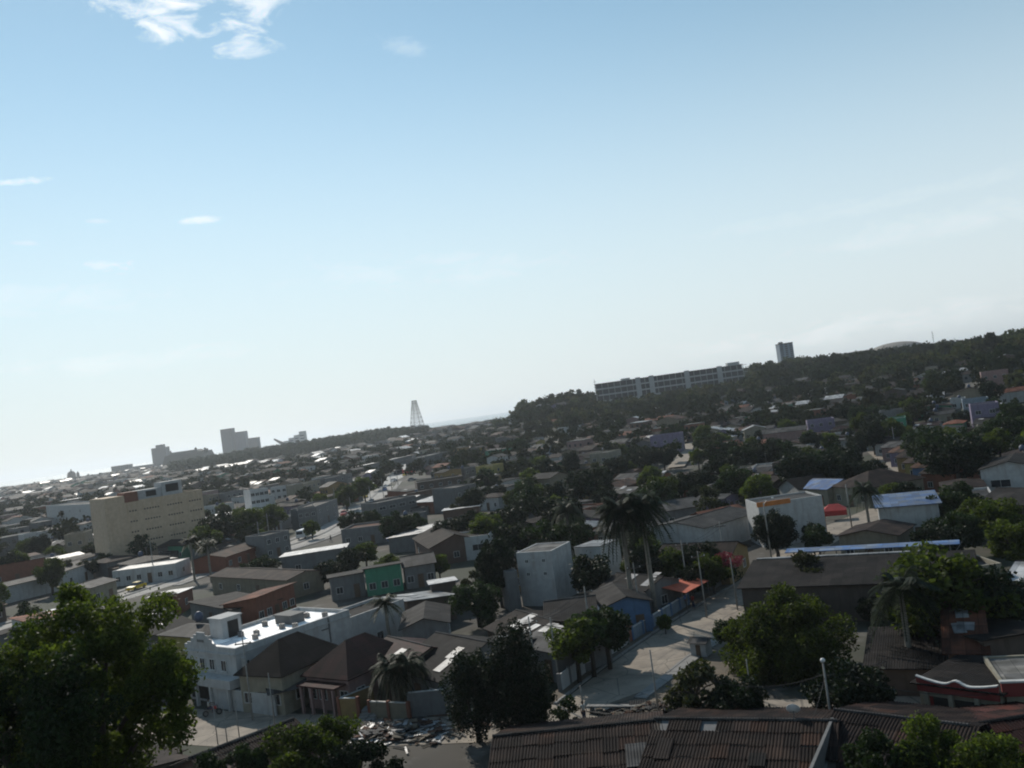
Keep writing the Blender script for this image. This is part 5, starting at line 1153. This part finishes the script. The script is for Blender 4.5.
# palms
def PP(px, py, h, var, s, label, lean=(0, 0)):
    p = PZ(px, py, h); return palm(p.x, p.y, h, var, s, lean, label)
PP(620, 513, 12.6, 2, 1.35, 'tall palm with drooping crown, left of the two before the blue house'); PP(641, 508, 12.8, 2, 1.25, 'tall palm with drooping crown, right of the two before the blue house'); LM.append(('the twin tall palms', 630, 520, 98))
PP(900, 590, 7.2, 0, 1.15, 'broad shaggy palm right of the big green street tree'); PP(391, 668, 4.2, 0, .85, 'left one of the twin short palms behind the beige garden wall'); PP(408, 664, 4.4, 0, .85, 'right one of the twin short palms behind the beige garden wall'); LM.append(('the twin garden palms', 400, 666, 85))
PP(385, 605, 6.0, 1, .95, 'feathery palm against the end of the white rear annex'); PP(190, 542, 8, 1, 1.0, 'dark palm before the beige office block, left of two'); PP(207, 545, 7.5, 1, 1.0, 'dark palm at the right corner of the office block'); PP(864, 490, 8, 0, .9, 'single dark palm with ragged head beside the warehouse lane'); PP(566, 510, 9, 0, 1.1, 'pale drooping palm among dark trees behind the apartment block'); PP(165, 598, 5, 1, .9, 'short dark palm at the right shoulder of the corner tree')

# ------------------------------------------------------------ filler houses and trees
HN = sum(1 for o, a in THINGS if o.get('category') in ('house',))
def inview(x, y, m=60, zz=2):
    q = proj((x, y, hz(x, y) + zz)); return q is not None and -m < q[0] < 1024 + m and q[1] < 768 + m
ang0 = R(-40); ex = Vector((math.cos(ang0), math.sin(ang0))); ey = Vector((-ex.y, ex.x))
cand = []
g = random.Random(5)
for i in range(-80, 100):
    for j in range(-75, 110):
        if j % 6 == 5: continue
        cx = i * 8.0 + (0 if j % 2 else 3) + (i // 8) * 4.5; cy = j * 10.0
        p = ex * cx + ey * cy + Vector((g.uniform(-1.2, 1.2), g.uniform(-1.2, 1.2)))
        D = p.length
        if 70 < D < 620 and p.y > 40 and inview(p.x, p.y): cand.append((D, p))
cand.sort(key=lambda c: c[0])
wc_w = ['white'] * 3 + ['grey'] * 4 + ['cream'] * 4 + ['white'] * 6 + ['terracotta', 'pink', 'yellow'] + ['brown'] * 3 + ['beige'] * 3 + ['concrete'] * 3 + ['brick'] * 2 + ['pink', 'pale blue', 'ochre', 'terracotta', 'lilac', 'mint green']
rc_w = ['dark grey'] * 8 + ['brown'] * 6 + ['grey'] * 5 + ['rusty'] * 2 + ['pale zinc'] * 2 + ['clay', 'concrete', 'maroon']
FAR = []; FART = []; ntree = sum(1 for o, a in THINGS if o.get('category') == 'tree'); nh = HN
for D, p in cand:
    zc = hz(p.x, p.y); onhill = zc > 8.5
    px = proj((p.x, p.y, zc))[0]
    if onhill and g.random() > (.12 if zc > 14 else .75): continue
    if g.random() < (.06 if D < 110 else .16 if px < 480 else .28): 
        for q_ in range(2): FART.append((p.x + g.uniform(-4, 4), p.y + g.uniform(-4, 4), D))
        continue
    w = g.uniform(4.5, 9.0); d = g.uniform(5.5, 10.5)
    if not free(p.x, p.y, 2.3): continue
    a = ang0 + g.choice([0, 0, 0, math.pi/2]) + g.uniform(-.12, .12)
    if p.x > 60: a += R(10)
    e = Vector((math.cos(a), math.sin(a))); n = Vector((-e.y, e.x)); c = p - n * d/2
    fp = [tuple(p + e*w*.45*i_ + n*d*.45*j_) for i_ in (-1, 1) for j_ in (-1, 1)]
    if hides_hero(fp, zc + 2, zc + 4): continue
    wc, rc = g.choice(wc_w), g.choice(rc_w); fl = 2 if g.random() < (.14 if p.x < -10 else .05) and D > 140 else 1
    rf = g.choice(['gable', 'gable', 'gable', 'shed_back', 'shed', 'gable_y', 'hip', 'flat'] if fl == 1 else ['flat', 'flat', 'gable']); h = g.uniform(2.9, 3.6) * (1 if fl == 1 else 1.9)
    if nh < 299 and D < 420:
        nh += 1
        t_, W__, D__ = house(c - e*w/2, c + e*w/2, h, d, roof=rf, wall=wc, rc=rc if rf != 'flat' else g.choice(['concrete', 'grey']), pitch=g.uniform(.12, .28) if rf not in ('shed_back', 'shed') else .07, win=3 if D < 260 else 2, swin=2 if D < 200 else 1, floors=fl,
              fine=D < 200, patch=g.choice([0, 0, 1, 2, 4]) if D < 330 and rf in ('gable', 'shed_back', 'shed') else 0, tank=g.random() < .26, auto=('%s %s, %s roof' % (wc, 'tall house' if fl == 2 else 'house', {'flat': 'flat', 'hip': 'hipped'}.get(rf, rc)), 'house'), group='low houses packed across the town', parapet=.4, ext=g.random() < .75, wsz=(g.uniform(.8, 1.4), 1.1))
    else: FAR.append((p, a, w, d, h, rf, wc, rc)); occ(p.x, p.y, 2.6)
# garden trees between individual houses
tn = 0; FT2 = []; TK = {'broad': ['mid green spreading tree', 'bright green spreading tree', 'dark spreading tree'], 'round': ['dark round tree', 'mid green round tree', 'bright round tree'], 'loose': ['olive loose tree', 'green loose tree', 'olive loose tree']}
def garden_tree(x, y, D):
    global tn
    kd = g.choice(['broad', 'broad', 'round', 'round', 'loose']); v = g.choice([0, 0, 2, 2, 1]); h = g.uniform(5, 9.5) if D > 150 else g.uniform(4, 6.5) if D > 100 else g.uniform(2.5, 4)
    z = hz(x, y)
    if hides_hero([(x - h*.3, y), (x + h*.3, y)], z + h * .3, z + h, .3): return False
    tree(x, y, kd, v, h, auto=(TK[kd][v], 'tree'), group='garden trees scattered among the houses'); occ(x, y, 1.0); tn += 1; return True
for x, y, D in sorted(FART, key=lambda t_: t_[2]):
    if ntree + tn < 262: garden_tree(x, y, D)
    else: FT2.append((x, y))
for k in range(4000):
    if ntree + tn >= 298: break
    x = g.uniform(-160, 160); y = g.uniform(75, 300); D = math.hypot(x, y)
    if inview(x, y, 20) and free(x, y, .6): garden_tree(x, y, D)
FART = FT2

# far town: stuff mesh
for k in range(9000):
    D = math.sqrt(g.uniform(430**2, 2350**2)); az = g.uniform(-36, 36); x, y = D * math.sin(R(az)), D * math.cos(R(az)); u = x / y * F; zc = hz(x, y)
    if zc < .2 or not free(x, y, 3): continue
    if u > 0 and D > 1100: continue
    if u > 0 and zc > 7.5 and g.random() > .6: continue
    if u > 0 and zc > 14 and g.random() > .15: continue
    if u > 0 and g.random() < .3: continue
    if -350 < u < -90 and 1080 < D < 1800: continue
    if D > 1500 and g.random() < .35: continue
    sc = 1 if D < 900 else 1.25
    if D < 700 and hides_hero([(x - 4, y), (x + 4, y)], zc, zc + 5): continue
    FAR.append((Vector((x, y)), ang0 + g.choice([0, math.pi/2]) + g.uniform(-.2, .2), g.uniform(7, 12) * sc, g.uniform(8, 13) * sc, g.choice([3, 3.3, 3.6, 6, 6.4]) if u < 0 else g.choice([3, 3.2, 3.5, 3.5, 6]), g.choice(['gable', 'gable', 'flat']), g.choice(wc_w + ['white'] * 3), g.choice(rc_w + ['pale zinc', 'grey', 'white'])))
    if D < 700: occ(x, y, 4)
mats = [W(k_) for k_ in WALLS] + [RM(k_) for k_ in ROOFS] + [GLASS]; wi = {k_: i for i, k_ in enumerate(WALLS)}; ri = {k_: i + len(WALLS) for i, k_ in enumerate(ROOFS)}; gi = len(mats) - 1
m = MB()
for p, a, w, d, h, rf, wc, rc in FAR:
    z = hz(p.x, p.y); M = Matrix.Translation((p.x, p.y, z)) @ Matrix.Rotation(a, 4, 'Z')
    T = lambda vs: [tuple(M @ Vector(v)) for v in vs]
    if rf == 'flat': 
        s = MB().box(-w/2, w/2, -d/2, d/2, -3, h); m.add(T(s.v), s.f, wi[wc]); s = MB().box(-w/2 - .1, w/2 + .1, -d/2 - .1, d/2 + .1, h, h + .25); m.add(T(s.v), s.f, ri['concrete' if rc not in ('white', 'pale zinc') else rc])
    else:
        s = MB().prism([(-d/2, -3), (d/2, -3), (d/2, h), (0, h + d*.14), (-d/2, h)], -w/2, w/2, 'X'); m.add(T(s.v), s.f, wi[wc])
        s = MB().prism([(q - d/2, zz) for q, zz in roof_prof(d, h, .28, .4)], -w/2 - .4, w/2 + .4, 'X'); m.add(T(s.v), s.f, ri[rc])
    for fl in range(2 if h > 5 else 1):
        for k in range(3):
            x = -w/2 + w * (k + .5) / 3; s = MB().box(x - .5, x + .5, -d/2 - .04, -d/2 + .1, 1 + fl*3, 2.1 + fl*3); m.add(T(s.v), s.f, gi)
        s = MB().box(w/2 - .1, w/2 + .04, -.6, .6, 1 + fl*3, 2.1 + fl*3); m.add(T(s.v), s.f, gi)
tag(m.build('far_houses', mats), 'mass of small distant houses spreading to the hills and the sea', 'houses', kind='stuff')

# forest and far trees: stuff meshes built from a few crown templates
def lod_crown(seed, n=110):
    g_ = np.random.default_rng(seed); P, _ = crown_points(g_, n, 1, .95, .75, .75, 8, .5); return leaf_quads(P, .21, g_, asp=.8)
LOD = [lod_crown(100 + s) for s in range(8)]
def forest(name, label, spots, mat=FOREST):
    Q = []
    for x, y, r in spots:
        q = LOD[g.randrange(8)]; a = g.uniform(0, 6.28); c, s = math.cos(a), math.sin(a); rot = np.array([[c, -s, 0], [s, c, 0], [0, 0, 1]])
        Q.append((q @ rot.T) * r * np.array([1, 1, g.uniform(.8, 1.15)]) + np.array([x, y, hz(x, y) + r * .45]))
    o = link(name, quads(name, np.concatenate(Q), mat)); tag(o, label, 'trees', kind='stuff'); return o
S1, S2, S3 = [], [], []
for k in range(60000):
    if len(S1) > 4600: break
    D = math.sqrt(g.uniform(330**2, 1250**2)); az = g.uniform(-1.5, 40); x, y = D * math.sin(R(az)), D * math.cos(R(az)); u = x / y * F; zc = hz(x, y)
    thr = 7.0
    if zc < thr or not inview(x, y, 150): continue
    if not free(x, y, .5): continue
    if zc < 13 and g.random() < .45: continue
    if 70 < u < 240 and 770 < D * math.cos(R(az)) < 830: continue
    r = g.choice([g.uniform(2.6, 4.5), g.uniform(4, 6.5)])
    if 80 < u < 240 and 700 < D < 800: r = min(r, 3.2)
    if D < 500: r *= .8
    S1.append((x, y, r))
def patch(x, y): return math.sin(x * .023 + 2) * math.cos(y * .019) + .5 * math.sin(x * .061 + y * .047) + g.uniform(-.5, .5)
Sa = [q_ for q_ in S1 if patch(q_[0], q_[1]) > -.25]; Sb = [q_ for q_ in S1 if q_ not in set(Sa)]
forest('hill_forest', 'dense dark scrub forest covering the ridge on the right', Sa)
forest('hill_scrub', 'patches of paler olive scrub between the dark ridge trees', Sb, leaf_mat('scrub_leaf', (.045, .056, .026), (.060, .054, .034), scale=.05, trans=.2, rough=1, spec=0))
for k in range(5200):
    D = math.sqrt(g.uniform(300**2, (2300 if k % 2 else 900)**2)); az = g.uniform(-36, 36); x, y = D * math.sin(R(az)), D * math.cos(R(az)); u = x / y * F; zc = hz(x, y)
    if D < 330 and k % 3: continue
    if u > 0 and D < 620 and g.random() < .65: continue
    if zc < .2 or zc > 20 or not free(x, y, -.5): continue
    if u > 0 and (D > 900): continue
    if u > 120 and g.random() < .0: continue
    if D < 700 and hides_hero([(x - 4, y), (x + 4, y)], zc, zc + 6): continue
    S2.append((x, y, g.uniform(2.5, 4.8)))
    if u > 0 and D < 700:
        for _ in range(1): S2.append((x + g.uniform(-11, 11), y + g.uniform(-11, 11), g.uniform(2.4, 5)))
for x, y in FART: S2.append((x, y, g.uniform(2.4, 4)))
forest('town_trees', 'many small distant trees growing between the far houses', S2)
for k in range(12000):
    if len(S3) > 2300: break
    D = math.sqrt(g.uniform(1090**2, 1650**2)); u = g.uniform(-350, -90); x, y = D * math.sin(math.atan(u/F)), D * math.cos(math.atan(u/F))
    if hz(x, y) < 3.5: continue
    S3.append((x, y, g.uniform(4, 7)))
forest('ridge_wood', 'dark low wood on the ridge under the distant skyline', S3)

# ------------------------------------------------------------ labels made distinct by nearest landmark
bpy.context.view_layer.update()
groups = {}
for o, a in THINGS:
    if not a: continue
    p = o.matrix_world.translation; q = proj((p.x, p.y, p.z + 2)) or (0, 0, 1)
    best = min(LM, key=lambda l: (l[1] - q[0])**2 + (1.8 * (l[2] - q[1]))**2)
    dx, dD = q[0] - best[1], q[2] - best[3]
    if abs(dx) < 22: rel = 'behind' if dD > 0 else 'before'
    else: rel = 'left of' if dx < 0 else 'right of'
    if abs(dx) >= 22 and abs(dD) > 25: rel = ('behind ' if dD > 0 else 'before ') + rel
    groups.setdefault((a[0], rel, best[0]), []).append((math.hypot(dx, q[1] - best[2]), o))
ordn = ['nearest', 'second nearest', 'third nearest', 'fourth nearest', 'fifth nearest', 'sixth nearest', 'seventh nearest', 'eighth nearest', 'ninth nearest', 'tenth nearest', 'eleventh nearest', 'twelfth nearest']
for (a0, rel, ph), L in groups.items():
    L.sort(key=lambda t_: t_[0])
    for i, (_, o) in enumerate(L):
        o['label'] = ('%s %s %s' % (a0, rel, ph)) if len(L) == 1 else ('%s %s %s, %s' % (a0, rel, ph, ordn[min(i, 11)]))

# ------------------------------------------------------------ haze
mb = MB().box(-26000, 26000, -26000, 26000, -10, 135); o = mb.build('haze', [])
m = bpy.data.materials.new('haze_air'); m.use_nodes = True; nt = m.node_tree; nt.nodes.clear(); out = N(nt, 'ShaderNodeOutputMaterial'); v = N(nt, 'ShaderNodeVolumePrincipled')
v.inputs['Color'].default_value = (.86, .93, 1, 1); v.inputs['Density'].default_value = .00010; v.inputs['Anisotropy'].default_value = .5; nt.links.new(v.outputs[0], out.inputs['Volume']); o.data.materials.append(m); o['kind'] = 'stuff'; o['label'] = 'thin pale blue air haze over the whole town and sea'; o['category'] = 'haze'

# ------------------------------------------------------------ sky, sun
SUN_AZ, SUN_EL = -25.0, 35.0
w = bpy.data.worlds.new('World'); scn.world = w; w.use_nodes = True; nt = w.node_tree; bg = nt.nodes['Background']; bg.inputs[1].default_value = .14
sk = N(nt, 'ShaderNodeTexSky', sky_type='NISHITA'); sk.sun_disc = False; sk.sun_elevation = R(SUN_EL); sk.sun_rotation = R(SUN_AZ); sk.air_density = 1.0; sk.dust_density = .02; sk.ozone_density = .6
tc = N(nt, 'ShaderNodeTexCoord'); DIR = tc.outputs['Generated']
def math_(op, a, b=None):
    n = N(nt, 'ShaderNodeMath', operation=op)
    for i, x in enumerate((a, b)):
        if x is None: continue
        if isinstance(x, (int, float)): n.inputs[i].default_value = x
        else: nt.links.new(x, n.inputs[i])
    return n.outputs[0]
def dot(v):
    n = N(nt, 'ShaderNodeVectorMath', operation='DOT_PRODUCT'); nt.links.new(DIR, n.inputs[0]); n.inputs[1].default_value = v; return n.outputs['Value']
mp = N(nt, 'ShaderNodeMapping'); mp.inputs['Scale'].default_value = (1, 1, 2.6); nt.links.new(DIR, mp.inputs[0])
n1 = N(nt, 'ShaderNodeTexNoise'); n1.inputs['Scale'].default_value = 22; n1.inputs['Detail'].default_value = 9; n1.inputs['Roughness'].default_value = .62; n1.inputs['Distortion'].default_value = .4; nt.links.new(mp.outputs[0], n1.inputs[0])
total = None
def wisp(px, py, rx, ry, tilt, amt, k=1.6):
    global total
    c = ray(px, py); rt = (CR @ Vector((math.cos(R(tilt)), math.sin(R(tilt)), 0))).normalized(); upv = (CR @ Vector((-math.sin(R(tilt)), math.cos(R(tilt)), 0))).normalized()
    a = math_('DIVIDE', math_('SUBTRACT', dot(rt), rt.dot(c)), rx / F); b = math_('DIVIDE', math_('SUBTRACT', dot(upv), upv.dot(c)), ry / F)
    r2 = math_('ADD', math_('MULTIPLY', a, a), math_('MULTIPLY', b, b))
    e = math_('SUBTRACT', 1.0, r2); e = math_('ADD', e, math_('MULTIPLY', math_('SUBTRACT', n1.outputs[0], .5), k * 4))
    mr = N(nt, 'ShaderNodeMapRange'); mr.inputs[1].default_value = .15; mr.inputs[2].default_value = 1.9; nt.links.new(e, mr.inputs[0])
    gate = N(nt, 'ShaderNodeMapRange'); gate.inputs[1].default_value = 1.9; gate.inputs[2].default_value = .6; nt.links.new(r2, gate.inputs[0])
    fr = math_('MULTIPLY', math_('MULTIPLY', mr.outputs[0], gate.outputs[0]), amt); fr = math_('MULTIPLY', fr, math_('GREATER_THAN', dot(c), .5))
    total = fr if total is None else math_('MAXIMUM', total, fr)
wisp(175, 12, 72, 26, -10, 1.0, 1.8); wisp(252, 4, 34, 18, 12, .7, 1.8); wisp(22, 181, 24, 3.5, 12, .7, 1.8); wisp(105, 266, 24, 7, 4, .7, 1.8); wisp(202, 220, 20, 3.5, 8, .6, 1.8); wisp(405, 45, 36, 9, -5, .22, 2); wisp(96, 221, 12, 3, 4, .4, .6); wisp(24, 243, 12, 3, 4, .4, .6)
wisp(930, 226, 130, 16, 9, .22, 1); wisp(860, 205, 190, 9, 9, .15, 1); wisp(850, 328, 190, 14, 9, .3, 1.6); wisp(440, 268, 150, 22, 4, .12, 2); wisp(120, 362, 150, 12, 8, .25, 1); wisp(30, 300, 120, 16, 4, .2, 1)
# whitening towards the horizon (thick low air)
sx = N(nt, 'ShaderNodeSeparateXYZ'); nt.links.new(DIR, sx.inputs[0])
hzr = N(nt, 'ShaderNodeMapRange'); hzr.interpolation_type = 'SMOOTHSTEP'; hzr.inputs[1].default_value = .45; hzr.inputs[2].default_value = .0; hzr.inputs[3].default_value = 0; hzr.inputs[4].default_value = .9; nt.links.new(sx.outputs[2], hzr.inputs[0])
mxh = N(nt, 'ShaderNodeMix', data_type='RGBA'); nt.links.new(hzr.outputs[0], mxh.inputs[0]); nt.links.new(sk.outputs[0], mxh.inputs[6]); mxh.inputs[7].default_value = (6.15, 6.7, 7.3, 1)
mxc = N(nt, 'ShaderNodeMix', data_type='RGBA'); nt.links.new(total, mxc.inputs[0]); nt.links.new(mxh.outputs[2], mxc.inputs[6]); mxc.inputs[7].default_value = (9.5, 9.8, 10, 1)
tn_ = N(nt, 'ShaderNodeMix', data_type='RGBA', blend_type='MULTIPLY'); tn_.inputs[0].default_value = 1; tn_.inputs[7].default_value = (1.12, 1.21, 1.03, 1); nt.links.new(sk.outputs[0], tn_.inputs[6]); nt.links.new(tn_.outputs[2], mxh.inputs[6])
nt.links.new(mxc.outputs[2], bg.inputs[0])
sd = bpy.data.lights.new('sun', 'SUN'); sd.energy = 4.8; sd.angle = R(.53); sd.color = (1, .93, .82); so = bpy.data.objects.new('sun', sd); COL.objects.link(so)
sv = Vector((math.sin(R(SUN_AZ)) * math.cos(R(SUN_EL)), math.cos(R(SUN_AZ)) * math.cos(R(SUN_EL)), math.sin(R(SUN_EL)))); so.rotation_euler = sv.to_track_quat('Z', 'Y').to_euler(); so.location = (0, 0, 200)

scn.view_settings.view_transform = 'Standard'; scn.view_settings.look = 'None'; scn.view_settings.gamma = 1; scn.view_settings.exposure = -.3
scn.render.engine = 'CYCLES'; scn.cycles.max_bounces = 4; scn.cycles.volume_bounces = 0; scn.cycles.caustics_reflective = False; scn.cycles.filter_width = 2.0
scn.render.resolution_x = 1024; scn.render.resolution_y = 768
print('houses', nh, 'trees', ntree + tn, 'far', len(FAR), 'S', len(S1), len(S2), len(S3), 'objects', len(bpy.data.objects))
